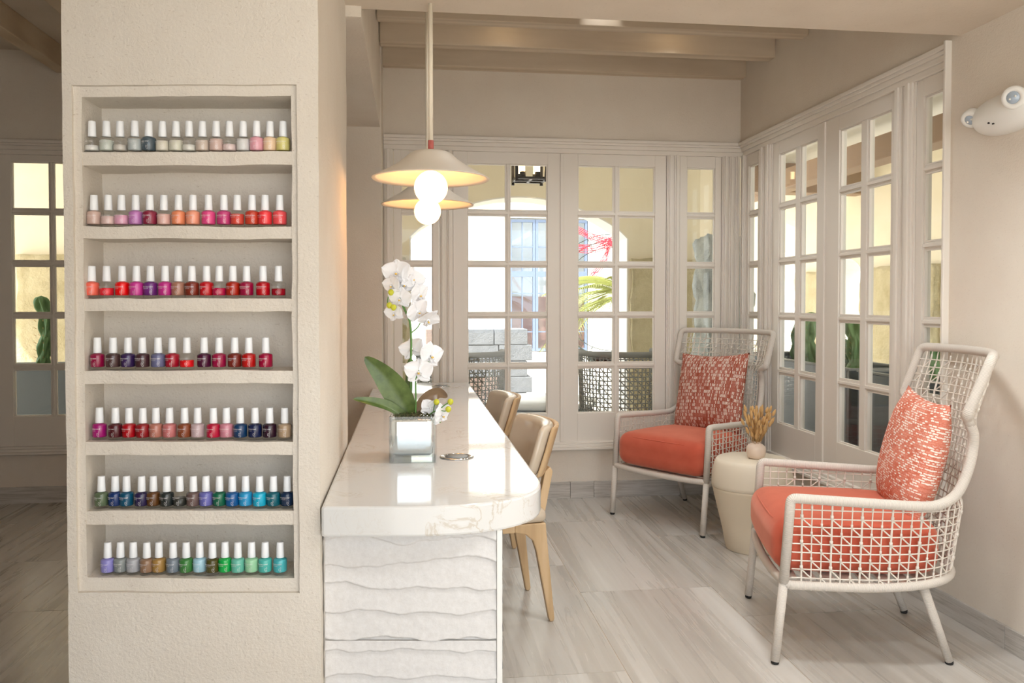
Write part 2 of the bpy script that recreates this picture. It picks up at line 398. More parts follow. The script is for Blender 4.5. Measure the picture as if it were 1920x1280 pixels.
# baseboards of cut tile pieces
def baseboard(name, pts, mat, label, axis):
    root = empty(name, label=label, cat='baseboard', kind='structure')
    for a, b, fixed, h in pts:
        if axis == 'x': MB().box(-(b-a)/2+.001, (b-a)/2-.001, -.006, .006, 0, h).build('tile', mat, root, ((a+b)/2, fixed, 0), .0015)
        else: MB().box(-.006, .006, -(b-a)/2+.001, (b-a)/2-.001, 0, h).build('tile', mat, root, (fixed, (a+b)/2, 0), .0015)
baseboard('baseboard_back', [(-.16, .5, YB-.0065, .11), (.5, 1.05, YB-.0065, .11), (1.05, 1.21, YB-.0065, .11), (1.21, 1.8, YB-.0065, .11), (1.8, 2.2, YB-.0065, .11)], 'base_tile_x', 'grey veined tile baseboard under the far windows', 'x')
baseboard('baseboard_right', [(-1.5, .3, XR-.0065, .088), (.3, 1.5, XR-.0065, .088), (1.5, 2.75, XR-.0065, .088), (2.75, 3.9, XR-.0065, .088), (3.9, 5.23, XR-.0065, .088)], 'base_tile_y', 'grey veined tile baseboard along the right wall', 'y')
baseboard('baseboard_left', [(-4.4, -3.2, 5.5435, .107), (-3.2, -2.0, 5.5435, .107), (-2.0, -.61, 5.5435, .107)], 'base_tile_x', 'grey veined tile baseboard in the side room', 'x')
# beams
for i, (ya, yb, lab) in enumerate([(3.87, 3.96, 'pale limed wood beam nearest the flat ceiling'), (4.31, 4.40, 'pale limed wood ceiling beam with the bright light spot'), (4.73, 4.82, 'pale limed wood ceiling beam, middle of the visible three'), (5.158, 5.249, 'pale limed wood ceiling beam against the far wall')]):
    o = MB().box(-1.19, 1.19, -.045, .045, 0, .165).build('ceiling_beam', 'beam_wood', loc=(1.025, (ya+yb)/2, 2.785), bevel=.004)
    tag(o, lab, 'beam', 'wooden ceiling beams', 'structure')
for x, lab in ((-2.193, 'pale wood beam running along the side room ceiling, left one'), (-1.715, 'pale wood beam along the side room ceiling, right one')):
    o = MB().box(-.043, .043, -3.4, 3.4, 0, .14).build('ceiling_beam', 'beam_wood_y', loc=(x, 2.14, 2.76), bevel=.006); tag(o, lab, 'beam', 'side room beams', 'structure')

# ------------------------------------------------------------------ french windows
TB = lambda a, d, z: (a, YB+d, z)
TR = lambda a, d, z: (XR+d, a, z)
TLf = lambda a, d, z: (a, 5.55+d, z)
ROWS = [(2.196-.3338*k-.302, 2.196-.3338*k) for k in range(5)]
def tbox(mb, T, a0, a1, d0, d1, z0, z1):
    p, q = T(min(a0, a1), d0, z0), T(max(a0, a1), d1, z1)
    mb.box(min(p[0], q[0]), max(p[0], q[0]), min(p[1], q[1]), max(p[1], q[1]), z0, z1)
NW = [0]
def leaf(T, a0, a1, cols, label, z0=.369, z1=2.272, kind='window'):
    NW[0] += 1
    root = empty(kind+'_%d' % NW[0], label=label, cat=kind, kind='structure')
    a0, a1 = min(a0, a1), max(a0, a1); cols = sorted((min(c), max(c)) for c in cols)
    zb, zt = ROWS[-1][0], ROWS[0][1]; d0, d1 = .018, .062
    for q0, q1 in ((a0, cols[0][0]), (cols[-1][1], a1)):
        mb = MB(); tbox(mb, T, q0, q1, d0, d1, z0, z1); mb.build('stile', 'trim_white', root, bevel=.002)
    mb = MB(); tbox(mb, T, cols[0][0], cols[-1][1], d0, d1, zt, z1); mb.build('top_rail', 'trim_white', root, bevel=.002)
    mb = MB(); tbox(mb, T, cols[0][0], cols[-1][1], d0, d1, z0, zb); mb.build('bottom_rail', 'trim_white', root, bevel=.002)
    # muntins, two-stepped
    for (_, zh), (zl, _) in zip(ROWS[1:], [(r[0], r[1]) for r in ROWS]):
        mb = MB(); A, B = cols[0][0], cols[-1][1]
        tbox(mb, T, A, B, .028, .058, zh, zl); tbox(mb, T, A, B, .021, .03, zh+.008, zl-.008); mb.build('muntin', 'trim_white', root, bevel=.0025)
    for c, c2 in zip(cols, cols[1:]):
        mb = MB(); tbox(mb, T, c[1], c2[0], .0275, .0585, zb, zt); tbox(mb, T, c[1]+.007, c2[0]-.007, .0205, .03, zb, zt); mb.build('muntin', 'trim_white', root, bevel=.0025)
    # glazing beads and panes
    mb = MB()
    for c in cols:
        for zl, zh in ROWS:
            e = .007
            tbox(mb, T, c[0], c[0]+e, .028, .042, zl, zh); tbox(mb, T, c[1]-e, c[1], .028, .042, zl, zh)
            tbox(mb, T, c[0]+e, c[1]-e, .028, .042, zl, zl+e); tbox(mb, T, c[0]+e, c[1]-e, .028, .042, zh-e, zh)
    mb.build('glazing_bead', 'trim_white', root)
    for c in cols:
        for zl, zh in ROWS:
            mb = MB(); tbox(mb, T, c[0]-.001, c[1]+.001, .043, .047, zl-.001, zh+.001); mb.build('pane', 'window_glass', root)
    return root
leaf(TB, -.10, .19, [(-.053, .15)], 'narrow white sidelight behind the orchid')
leaf(TB, .281, .995, [(.374, .627), (.651, .901)], 'white french door leaf of ten panes behind the counter end')
leaf(TB, 1.0, 1.705, [(1.104, 1.348), (1.381, 1.628)], 'white french door leaf of ten panes left of the far armchair')
leaf(TB, 1.80, 2.09, [(1.849, 2.046)], 'narrow white sidelight behind the far armchair')
leaf(TR, 4.965, 5.185, [(5.009, 5.158)], 'narrow white sidelight on the right wall by the corner')
leaf(TR, 4.165, 4.795, [(4.506, 4.712), (4.244, 4.441)], 'white french door leaf on the right wall behind the drum table')
leaf(TR, 3.52, 4.155, [(3.812, 4.014), (3.55, 3.75)], 'white french door leaf on the right wall beside the near armchair')
leaf(TR, 3.075, 3.36, [(3.112, 3.312)], 'narrow white sidelight on the right wall behind the near armchair')
leaf(TLf, -2.66, -2.0, [(-2.53, -2.30), (-2.277, -2.047)], 'cream french door leaf left of the polish shelf pillar', .365, 2.24)
leaf(TLf, -1.995, -1.335, [(-1.905, -1.675), (-1.655, -1.425)], 'cream french door leaf hidden behind the shelf pillar', .365, 2.24)
NT_ = [0]
def trim(boxes, T, label):
    NT_[0] += 1; mb = MB()
    for b in boxes: tbox(mb, T, *b)
    o = mb.build('trim_%d' % NT_[0], 'trim_white', bevel=.0025); return tag(o, label, 'trim', kind='structure')
def header(T, a0, a1, z, label, e=0):
    trim([(a0, a1, .004, .064, z, z+.03), (a0, a1, -.006, .064, z+.03, z+.055), (a0, a1, -.016, .064, z+.055, z+.07), (a0, a1, -.026, .064, z+.07, z+.09)], T, label)
def sill(T, a0, a1, z, label):
    trim([(a0, a1, -.004, .064, z+.03, z+.044), (a0, a1, -.018, .064, z+.012, z+.03), (a0, a1, -.03, .064, z-.004, z+.012)], T, label)
def casing(T, a0, a1, label, z0=.369, z1=2.276, n=2):
    a0, a1 = min(a0, a1), max(a0, a1); W = a1-a0; b = [(a0, a1, .012, .064, z0, z1)]
    for i in range(n):
        c = a0+W*(i+.5)/n; h = W/n*.36
        b.append((c-h, c+h, .002, .03, z0, z1)); b.append((c-h*.45, c+h*.45, -.007, .02, z0, z1))
    trim(b, T, label)
header(TB, -.163, XR+.02, 2.272, 'stepped white moulding over the far french windows')
header(TR, 3.118, YB-.028, 2.272, 'stepped white moulding over the right wall french windows')
header(TLf, -2.75, -1.25, 2.24, 'stepped moulding over the side room french doors')
sill(TB, -.163, XR-.032, .327, 'white sill moulding below the far french windows')
sill(TR, 3.118, YB-.032, .327, 'white sill moulding below the right wall windows')
sill(TLf, -2.75, -1.25, .321, 'sill moulding below the side room french doors')
casing(TB, -.163, -.102, 'white fluted casing left of the far windows', n=1)
casing(TB, .192, .279, 'white fluted casing between the orchid sidelight and the door')
casing(TB, 1.707, 1.798, 'white fluted casing left of the corner sidelight')
casing(TB, 2.092, XR+.004, 'white fluted corner casing on the far wall', n=3)
casing(TR, 5.187, YB-.01, 'white fluted corner casing on the right wall', n=2)
casing(TR, 4.797, 4.963, 'white fluted casing right of the corner on the right wall', n=2)
casing(TR, 3.362, 3.518, 'white fluted casing behind the near armchair', n=2)
casing(TLf, -2.75, -2.662, 'casing left of the side room doors', .365, 2.24, 1)
casing(TLf, -1.333, -1.25, 'casing right of the side room doors', .365, 2.24, 1)
o = MB().box(XR-.028, XR+.06, 3.104, 3.118, .30, ZS-.001).build('trim_end', 'trim_white', bevel=.003); tag(o, 'slim white vertical strip closing the right wall windows', 'trim', kind='structure')
for T, a, lab in ((TB, .9975, 'thin astragal strip between the far door leaves'), (TR, 4.16, 'thin astragal strip between the right wall door leaves')):
    trim([(a-.012, a+.012, .008, .03, .372, 2.27)], T, lab)

# ------------------------------------------------------------------ shelf pillar (front face parallel to the shopper's view, sides follow the room)
RX = Vector((math.cos(YAW), -math.sin(YAW), 0)); P0 = Vector((-.229, 2.115, 0))
def PF(s, t_, z):   # s leftwards along the front, t_ into the pillar
    return P0 - RX*s + Vector((0, t_, 0)) + Vector((0, 0, z))
def rough_box(mb, s0, s1, t0, t1, z0, z1, amp=.0016, step=.035):
    idx = {}; V = []; F = []
    def tk(a, b):
        n = max(1, min(70, round((b-a)/step))); return [a+(b-a)*i/n for i in range(n+1)]
    T = [tk(s0, s1), tk(t0, t1), tk(z0, z1)]
    def vid(p):
        k = tuple(round(x, 5) for x in p)
        if k not in idx:
            q = Vector(p); d = noise.noise_vector(q*17)*amp + noise.noise_vector(q*5)*amp*1.2
            if p[2] <= .001: d.z = 0
            idx[k] = len(V); V.append(PF(*(q+d)))
        return idx[k]
    B = ((s0, s1), (t0, t1), (z0, z1))
    for ax in range(3):
        a, b = [(1, 2), (2, 0), (0, 1)][ax]
        for e in (0, 1):
            for i in range(len(T[a])-1):
                for j in range(len(T[b])-1):
                    q = []
                    for ii, jj in ((i, j), (i+1, j), (i+1, j+1), (i, j+1)):
                        p = [0, 0, 0]; p[ax] = B[ax][e]; p[a] = T[a][ii]; p[b] = T[b][jj]; q.append(vid(p))
                    F.append(tuple(q) if e else tuple(reversed(q)))
    mb.add(V, F, False)
W_P = .650; NT0, NT1 = .557+.048, .070   # opening from s=.070 to .605
O0, O1 = .054, .626; ZO0, ZO1 = .551, 1.85; ZI0, ZI1 = .586, 1.823; REB = .011; DEP = .135; DB = .93
mb = MB()
rough_box(mb, O1, W_P, 0, DB, 0, ZC+.04); rough_box(mb, 0, O0, 0, DB, 0, ZC+.04)
rough_box(mb, O0, O1, 0, DB, 0, ZO0); rough_box(mb, O0, O1, 0, DB, ZO1, ZC+.04)
rough_box(mb, NT0, O1, REB, DB, ZO0, ZO1, .0022); rough_box(mb, O0, NT1, REB, DB, ZO0, ZO1, .0022)
rough_box(mb, NT1, NT0, REB, DB, ZO0, ZI0, .0022); rough_box(mb, NT1, NT0, REB, DB, ZI1, ZO1, .0022)
rough_box(mb, NT1, NT0, DEP+REB, DB, ZI0, ZI1)
pil = mb.build('wall_pillar', 'pillar_plaster', recalc=True); tag(pil, 'rough cream plaster pillar with recessed nail polish shelves', 'wall', kind='structure')
SH = [(1.648, 1.682), (1.460, 1.492), (1.275, 1.308), (1.089, 1.122), (.904, .939), (.724, .760)]
for zl, zh in SH:
    mb = MB(); rough_box(mb, NT1-.002, NT0+.002, REB+.002, DEP+REB+.01, zl, zh, .0024, .03); mb.build('shelf', 'pillar_plaster', pil)
SHELF_TOP = [1.682, 1.492, 1.308, 1.122, .939, .760, .586]

# ------------------------------------------------------------------ counter
fr = lambda X: 2.115-(X+.227)*math.tan(YAW)-.028   # front line of the worktop
out = [(-.224, fr(-.224)), (-.06, fr(-.06))]
cx, cy, rx, ry = -.04, 2.40, .415, 2.40-fr(-.04)
for i in range(0, 61):
    a = PI/2*i/60; x_ = cx+rx*math.sin(a)**.86; out.append((x_, fr(x_)+ry*(1-math.cos(a)**.86)))
out += [(.375, YB-.035), (-.160, YB-.035), (-.160, 4.895), (-.224, 4.895)]
mb = MB(); n = len(out); mb.add([(x, y, .702) for x, y in out]+[(x, y, .78) for x, y in out], [tuple(range(n-1, -1, -1)), tuple(range(n, 2*n))]+[(i, (i+1) % n, (i+1) % n+n, i+n) for i in range(n)])
ct = mb.build('worktop', 'quartz', bevel=.007); tag(ct, 'long polished white quartz counter top with a rounded front corner', 'counter top')
cb = empty('manicure_bar', (0, 0, 0), label='white counter base clad in wavy relief tiles', cat='counter base')
def CF(s, t_, z):   # s to the right along the front
    return Vector((-.2275, 2.163, 0))+RX*s+Vector((0, t_, 0))+Vector((0, 0, z))
BW = .468
mb = MB(); mb.prism([(.0, 0), (BW, 0), (BW, .701), (0, .701)], .0085, .13, lambda a, d, b: CF(a, d, b)); mb.box(-.222, -.10, 2.29, 4.895, 0, .701)
mb.build('body', 'trim_white', cb)
random.seed(5)
def ridges(z0, z1, per, seed):
    rows = []; z = z1-.03
    k = 0
    while z > z0-.02:
        rows.append((z, seed+k*7.3)); z -= per*(.85+.4*random.random()); k += 1
    return rows
def relief(s, z, rows, amp=.0105):
    # every band swells downwards and breaks back at a wavy lip
    zs = [zc+.026*noise.noise(Vector((s*6.5, q, 0)))+.009*noise.noise(Vector((s*17, q, 3)))+.004*abs(noise.noise(Vector((s*45, q, 5)))) for zc, q in rows]
    up = None; dn = None
    for c in zs:
        if c > z: up = c if up is None else min(up, c)
        else: dn = c if dn is None else max(dn, c)
    up = up if up is not None else z+.05; dn = dn if dn is not None else z-.05
    h = (up-z)/max(up-dn, .01)
    e = min(1, (z-dn)/.004)
    return amp*(h**1.4)*e + .0012*noise.noise(Vector((s*40, z*40, 1)))
for (za, zb_, sd) in ((.4078, .701, 1), (.0, .4068, 40)):
    rows = ridges(za, zb_, .056, sd)
    mb = MB(); mb.grid(lambda u, v: CF(.004+(BW-.016)*u, .006-relief(u*BW, za+(zb_-za)*v, rows), za+(zb_-za)*v), 110, max(60, int((zb_-za)/.0022)))
    mb.build('tile', 'relief_tile', cb)
    rows2 = ridges(za, zb_, .056, sd+9)
    mb = MB(); mb.grid(lambda u, v: CF(BW+.004, .016+.112*u, 0)+Vector((relief(u*.11, za+(zb_-za)*v, rows2, .004), 0, za+(zb_-za)*v)), 26, max(60, int((zb_-za)/.003)))
    mb.build('tile', 'relief_tile', cb)
mb = MB(); mb.prism([(BW-.011, 0), (BW+.003, 0), (BW+.003, .701), (BW-.011, .701)], -.004, .016, lambda a, d, b: CF(a, d, b)); mb.build('edge_trim', 'switch_white', cb)
for (x, y, lab) in ((.155, 2.70, 'round brushed steel cable cover beside the glass vase'), (.19, 4.98, 'round brushed steel cable cover at the far counter end')):
    g = empty('cable_cover', (x, y, .7803), label=lab, cat='cable cover', group='counter cable covers')
    MB().lathe([(.0, 0), (.056, 0), (.057, .002), (.052, .004), (.042, .0042), (.0415, .003), (0, .003)], 40).build('ring', 'mirror_metal', g)
    MB().lathe([(0, .0032), (.038, .0032), (.038, .0046), (0, .005)], 32).build('lid', 'concrete', g)

# ------------------------------------------------------------------ nail polish bottles
random.seed(3)
R_B = .0182
glass_me = MB().lathe([(0, 0), (.0174, 0), (R_B, .0012), (R_B, .0355), (.0175, .0385), (.0150, .0406), (.0085, .0416), (.0075, .0445), (0, .0445)], 28).mesh('glass_body'); glass_me.materials.append(M['bottle_glass'])
cap_me = MB().lathe([(0, .0425), (.0099, .0425), (.0102, .0432), (.0088, .0815), (.0083, .0825), (0, .0826)], 24).mesh('cap'); cap_me.materials.append(M['cap_white'])
def polish_mesh(fill):
    rp = .0173; prof = [(0, .0062), (.0160, .0064), (rp, .0082)]
    top = .0085+(.0352-.0085)*min(1, fill/.9)
    prof.append((rp, top))
    if fill >= .95: prof += [(.0166, .0380), (.0144, .0398), (.0076, .0409), (.0068, .043), (0, .043)]
    else: prof += [(rp-.0006, top+.0004), (0, top+.0004)]
    return MB().lathe(prof, 26).mesh('polish')
pol_me = {}
def text_mesh(body, size, z, ang0, rad):
    c = bpy.data.curves.new('lettering', 'FONT'); c.body = body; c.size = size; c.resolution_u = 1; c.space_character = 1.08
    o = bpy.data.objects.new('lettering', c); COL.objects.link(o)
    dg = bpy.context.evaluated_depsgraph_get(); me = bpy.data.meshes.new_from_object(o.evaluated_get(dg)); bpy.data.objects.remove(o); bpy.data.curves.remove(c)
    return [(v.co.x, v.co.y) for v in me.vertices], [tuple(p.vertices) for p in me.polygons]
def bend(pts, a0, z, rad):
    return [(rad*math.sin(a0+x/rad), -rad*math.cos(a0+x/rad), z+y) for x, y in pts]
mb = MB(); RL = R_B+.00025
p, f = text_mesh('DAZZLE DRY', .0043, 0, 0, 0); mb.add(bend(p, -.86, .0268, RL), f)
p, f = text_mesh('NAIL LACQUER', .0021, 0, 0, 0); mb.add(bend(p, -.86, .0232, RL), f)
mb.add(bend([(0, 0), (.0022, 0), (.0022, .0030), (0, .0030)], -1.0, .0268, RL), [(0, 1, 2, 3)])
mk = []   # curled line mark
for i in range(61):
    a = i/60; mk.append((.0125+.0027*math.sin(2*PI*1.5*a+.5), .0200-.0115*a+.0019*math.sin(2*PI*3*a+1.2)))
for (x0, y0), (x1, y1) in zip(mk, mk[1:]):
    dx, dy = x1-x0, y1-y0; L = math.hypot(dx, dy) or 1; nx, ny = -dy/L*.00022, dx/L*.00022
    q = bend([(x0+nx, y0+ny), (x1+nx, y1+ny), (x1-nx, y1-ny), (x0-nx, y0-ny)], -.36, 0, RL); mb.add(q, [(0, 1, 2, 3)])
let_me = mb.mesh('lettering', False); let_me.materials.append(M['lettering_white'])
def rowx(off, sc, xs): return [off+x*sc for x in xs]
ROW_U = [rowx(0, .336, [542, 622, 697, 778, 855, 931, 1006, 1078, 1152, 1228, 1301, 1377, 1451, 1525, 1597]),
 rowx(0, .336, [548, 627, 700, 779, 857, 935, 1016, 1096, 1182, 1267, 1341, 1423, 1495, 1576]),
 rowx(0, .336, [532, 614, 700, 779, 857, 938, 1011, 1087, 1168, 1238, 1314, 1390, 1481, 1567]),
 rowx(0, .336, [558, 645, 728, 808, 895, 974, 1055, 1151, 1234, 1321, 1399, 1493]),
 rowx(0, .4533, [419, 485, 541, 598, 652, 708, 770, 824, 889, 943, 1000, 1061, 1121, 1183]),
 rowx(0, .4533, [424, 481, 528, 590, 639, 694, 748, 804, 856, 912, 965, 1020, 1078, 1135, 1192]),
 rowx(0, .4533, [447, 500, 553, 609, 659, 718, 772, 828, 881, 933, 986, 1043, 1099, 1161])]
ROWC = [
 [((232,230,225),'sheer white',.35),((208,213,204),'clear sparkle',.8),((214,206,196),'sheer beige',.4),((192,198,198),'silver glitter',.9),((78,92,102),'dark slate glitter',1),((232,224,208),'milky cream',.75),((226,222,204),'pale ivory',.8),((230,227,218),'sheer ivory',.4),((218,200,186),'sheer nude',.8),((224,194,184),'pale blush',.9),((232,208,204),'sheer pink',.45),((230,228,226),'milky white',.9),((234,168,180),'soft pink',1),((240,206,172),'pale peach',1),((230,218,138),'pale yellow',1)],
 [((216,184,172),'nude pink',1),((230,198,192),'pale pink',.6),((232,170,196),'light pink',.7),((200,128,194),'orchid lilac',1),((146,40,68),'wine',1),((234,188,178),'pale rose',.8),((244,146,104),'apricot',1),((248,162,132),'peach',1),((234,76,140),'hot pink',1),((206,66,128),'raspberry pearl',1),((226,80,66),'tomato',.8),((206,66,44),'burnt orange red',1),((248,62,70),'bright coral red',1),((244,84,90),'coral',1)],
 [((250,112,92),'coral orange',1),((238,38,56),'red',.55),((244,8,14),'scarlet',1),((206,54,150),'magenta pink',1),((112,40,124),'purple',1),((198,42,138),'fuchsia',1),((172,120,100),'bronze pink',1),((130,44,28),'copper brown',1),((200,12,28),'true red',1),((190,22,74),'deep raspberry',.55),((176,34,14),'brick red',1),((160,10,62),'berry',1),((190,6,26),'dark red',1),((158,6,32),'crimson',.5)],
 [((150,10,64),'mulberry',1),((82,56,56),'brown plum',1),((60,36,88),'deep violet',1),((72,42,48),'dark cocoa',1),((108,108,144),'slate blue grey',1),((170,16,42),'ruby',1),((232,14,26),'bright red',.5),((76,16,52),'dark plum',1),((158,10,64),'cranberry',1),((122,36,26),'rust brown',1),((190,20,20),'brick scarlet',1),((164,6,58),'garnet',1)],
 [((168,20,116),'vivid magenta',1),((82,20,30),'oxblood',1),((180,10,26),'red',1),((150,14,26),'dark red',1),((188,120,104),'dusty rose',1),((198,114,114),'rose pink',1),((140,70,40),'caramel brown',1),((198,172,176),'mauve grey',1),((190,14,58),'cherry',1),((208,134,150),'dusky pink',1),((16,56,98),'deep teal blue',1),((22,32,74),'navy',1),((46,16,36),'blackberry',1),((178,152,124),'taupe',1)],
 [((92,108,80),'sage green',1),((20,50,108),'cobalt navy',1),((14,82,114),'petrol blue',1),((36,26,74),'midnight purple',1),((100,62,28),'dark amber',1),((40,46,46),'charcoal green',1),((56,56,50),'black grey',.55),((108,86,82),'mushroom',1),((108,108,182),'periwinkle',1),((18,104,76),'emerald',1),((14,88,152),'royal blue',1),((36,152,206),'sky blue',1),((24,174,210),'bright aqua',1),((14,98,114),'dark teal',1),((18,44,78),'ink blue',1)],
 [((146,140,208),'lavender',1),((138,144,144),'pewter',1),((174,174,180),'silver grey',1),((150,116,90),'rose bronze',1),((168,130,70),'antique gold',1),((124,134,146),'steel grey',1),((62,128,62),'leaf green',1),((168,208,224),'ice blue',1),((78,72,28),'olive gold',1),((12,174,76),'bright green',1),((108,192,172),'seafoam',1),((160,214,172),'mint',1),((80,186,176),'turquoise green',1),((74,180,188),'turquoise',1)]]
ORD = ['first', 'second', 'third', 'fourth', 'fifth', 'sixth', 'seventh', 'eighth', 'ninth', 'tenth', 'eleventh', 'twelfth', 'thirteenth', 'fourteenth', 'fifteenth']
SHN = ['top shelf', 'second shelf', 'third shelf', 'fourth shelf', 'fifth shelf', 'sixth shelf', 'bottom shelf']
U0, ZD = 602., 2.0805
for ri in range(7):
    for bi, u in enumerate(ROW_U[ri]):
        c, cname, fill = ROWC[ri][bi]
        tt = REB+.030+random.uniform(-.002, .003); dep = ZD+tt*math.cos(YAW)
        # place by real offset along the shelf; shelf run is measured on the front face
        ucam = (u-960)*dep/1520; p0c = (U0-960)*ZD/1520
        s_ = -(ucam-p0c)+tt*-math.sin(YAW)*-1*0 - tt*math.sin(YAW)*-1*0
        loc = PF(s_, 0, SHELF_TOP[ri]+.0016)+Vector((math.sin(YAW), math.cos(YAW), 0))*(tt*math.cos(YAW))
        rz = -YAW+random.uniform(-.32, .10)
        b = empty('nail_polish_bottle', loc, rz, '%s nail polish bottle with white cap, %s from left on %s' % (cname, ORD[bi], SHN[ri]), 'nail polish', 'nail polish bottles on the %s' % SHN[ri])
        link('glass_body', glass_me, None, b)
        key = (round(fill, 2), c)
        if fill not in pol_me: pol_me[fill] = polish_mesh(fill)
        me = pol_me[fill].copy(); me.materials.clear()
        pm = plain('polish_'+cname.replace(' ', '_'), c, .25, .0, .5); me.materials.append(pm)
        link('polish', me, None, b); link('cap', cap_me, None, b); link('lettering', let_me, None, b)

# ------------------------------------------------------------------ pendants
def pendant(loc, ztop, label):
    p = empty('pendant_lamp', loc, 0, label, 'pendant lamp', 'pendant lamps above the counter')   # origin at the shade rim level
    prof = [(.213, 0), (.196, .010), (.165, .026), (.130, .046), (.098, .070), (.078, .088), (.060, .0965), (.035, .100), (.012, .101)]
    inn = [(max(r-.003, .004), z-.0035) for r, z in prof]
    MB().lathe(prof+list(reversed(inn))+[prof[0]], 64, caps=False).build('shade', 'shade_white', p)
    MB().lathe([(0, .1), (.0105, .1), (.0105, .138), (0, .138)], 20).build('collar', 'collar_red', p)
    MB().lathe([(0, .1375), (.0085, .1375), (.0085, ztop-loc[2]), (0, ztop-loc[2])], 16).build('rod', 'rod_white', p)
    R = .0603; zc = -.032
    MB().lathe([(R*math.sin(PI*i/24) if 0 < i < 24 else 0, zc-R*math.cos(PI*i/24)) for i in range(25)], 40).build('globe', 'globe_light', p)
    MB().lathe([(0, .02), (.016, .02), (.016, .095), (0, .095)], 16).build('socket', 'rod_white', p)
pendant((.078, 2.965, 1.745), ZS, 'cream hat-shaped pendant lamp with glowing globe, the nearer one')
pendant((.083, 3.75, 1.745), ZC, 'cream hat-shaped pendant lamp with glowing globe, the farther one')
# unseen downlights added to the ceilings to brighten the rooms
DL = [(1.25, 2.30, ZS), (1.25, .90, ZS), (.15, 1.10, ZS), (.55, 4.56, ZC), (1.55, 4.56, ZC), (.55, 3.55, ZC), (1.55, 3.55, ZC), (-1.95, 3.2, 2.9)]
DC = (.92, .97, 1.0)
DN = ['recessed downlight in the flat ceiling above the near armchair', 'recessed downlight in the flat ceiling by the entrance', 'recessed downlight in the flat ceiling before the shelves', 'recessed downlight between the last beams over the counter', 'recessed downlight between the last beams over the far armchair', 'recessed downlight behind the flat ceiling over the counter', 'recessed downlight behind the flat ceiling over the drum table', 'recessed downlight in the side room ceiling']
DW = [54, 54, 8, 15, 28, 13, 26, 4]
for (x, y, z), lab, pw in zip(DL, DN, DW):
    d_ = empty('recessed_downlight', (x, y, z), 0, lab, 'downlight', 'recessed downlights')
    MB().lathe([(.048, -.0005), (.062, -.0005), (.064, -.004), (.060, -.007), (.050, -.006), (.048, -.0005)], 28, caps=False).build('ring', 'switch_white', d_)
    MB().lathe([(0, -.003), (.047, -.003), (.047, -.001), (0, -.001)], 24).build('diffuser', 'candle_light', d_)
    ld = bpy.data.lights.new('downlight_beam', 'SPOT'); ld.energy = pw; ld.color = DC if x > -1 else (1, .85, .66); ld.spot_size = math.radians(150 if z == ZS else 105); ld.spot_blend = .9; ld.shadow_soft_size = .12
    lo = bpy.data.objects.new('downlight_beam', ld); COL.objects.link(lo); lo.parent = d_; lo.location = (0, 0, -.07)
# small spotlight lighting the beam
sp = empty('spotlight', (1.03, 4.13, 2.948), 0, 'small ceiling spotlight tucked before the lit beam', 'spotlight')
MB().lathe([(0, -.045), (.022, -.045), (.026, -.02), (.026, 0), (0, 0)], 20).build('housing', 'switch_white', sp)
ld = bpy.data.lights.new('spot_beam', 'SPOT'); ld.energy = 1.2; ld.spot_size = math.radians(70); ld.spot_blend = .6; ld.shadow_soft_size = .01
lo = bpy.data.objects.new('spot_beam', ld); COL.objects.link(lo); lo.parent = sp; lo.location = (0, .01, -.05)
lo.rotation_euler = Vector((0, .18, -.09)).to_track_quat('-Z', 'Y').to_euler()

# ------------------------------------------------------------------ emergency light
eb = empty('emergency_light', (XR, 2.795, 2.0), 0, 'white twin-head emergency light on the right wall', 'emergency light')
mb = MB()
def pod(u, v):
    a = PI*(u-.5); th = PI*v   # along y, around
    y = .155*math.sin(a)-.02; r = abs(math.cos(a))**.6
    return (-.078*math.sin(th)*r, y, .076*math.cos(th)*r)
mb.grid(pod, 28, 18); mb.box(-.008, 0, -.12, .12, -.05, .05); mb.build('housing', 'switch_white', eb)
def head(c, d, r):
    q = Vector(d).to_track_quat('Z', 'Y').to_matrix()
    h = MB().lathe([(0, -r*1.2), (r*.55, -r*1.1), (r*.92, -r*.7), (r, -r*.2), (r*1.0, .004), (r*.94, .012), (r*.60, .013), (r*.56, .010)], 32, c, True, q).build('lamp_head', 'switch_white', eb)
    MB().lathe([(0, .0085), (r*.56, .0085), (r*.52, .0125), (0, .015)], 24, c, True, q).build('lens', 'lens', h)
    mb = MB()
    for k in (-1, 1): mb.lathe([(0, .010), (.0045, .012), (.003, .017), (0, .018)], 10, Vector(c)+q @ Vector((k*.009, k*.004, 0)), True, q)
    mb.build('led', 'led', h)
head((-.046, .125, .010), (-.70, -.30, -.62), .036)
head((-.066, -.125, .030), (-.84, -.50, -.20), .041)
MB().box(-.0715, -.066, -.006, .002, -.038, -.032).box(-.069, -.064, -.026, -.018, -.044, -.039).build('indicator', 'dark_iron', eb)

# ------------------------------------------------------------------ lounge chairs
YC = [(.28, -.355), (.6, -.40), (.9, -.45), (1.11, -.50)]
WZ = [(.58, .300), (.65, .287), (.74, .281), (.84, .277), (.895, .279), (.91, .325), (1.1, .336)]
YE = [(.58, -.262), (.646, -.334), (.735, -.367), (.833, -.376), (.885, -.354), (.91, -.337), (1.1, -.405)]
def Upoly(z, x0=.328, y0=.245, n=80):
    yc = interp(YC, z); L = y0-yc; P = []
    for i in range(n+1):
        th = PI*i/n; c = math.cos(th); P.append(Vector((-x0*math.copysign(abs(c)**.5, c), y0-L*abs(math.sin(th))**.5, z)))
    d = [0]
    for a, b in zip(P, P[1:]): d.append(d[-1]+(b-a).length)
    return P, d
_uc = {}
def U(t_, z):
    k = round(z, 3)
    if k not in _uc: _uc[k] = Upoly(k)
    P, d = _uc[k]; x = t_*d[-1]
    for i in range(len(d)-1):
        if x <= d[i+1]+1e-9:
            u = (x-d[i])/max(d[i+1]-d[i], 1e-9); return P[i].lerp(P[i+1], u)
    return P[-1]
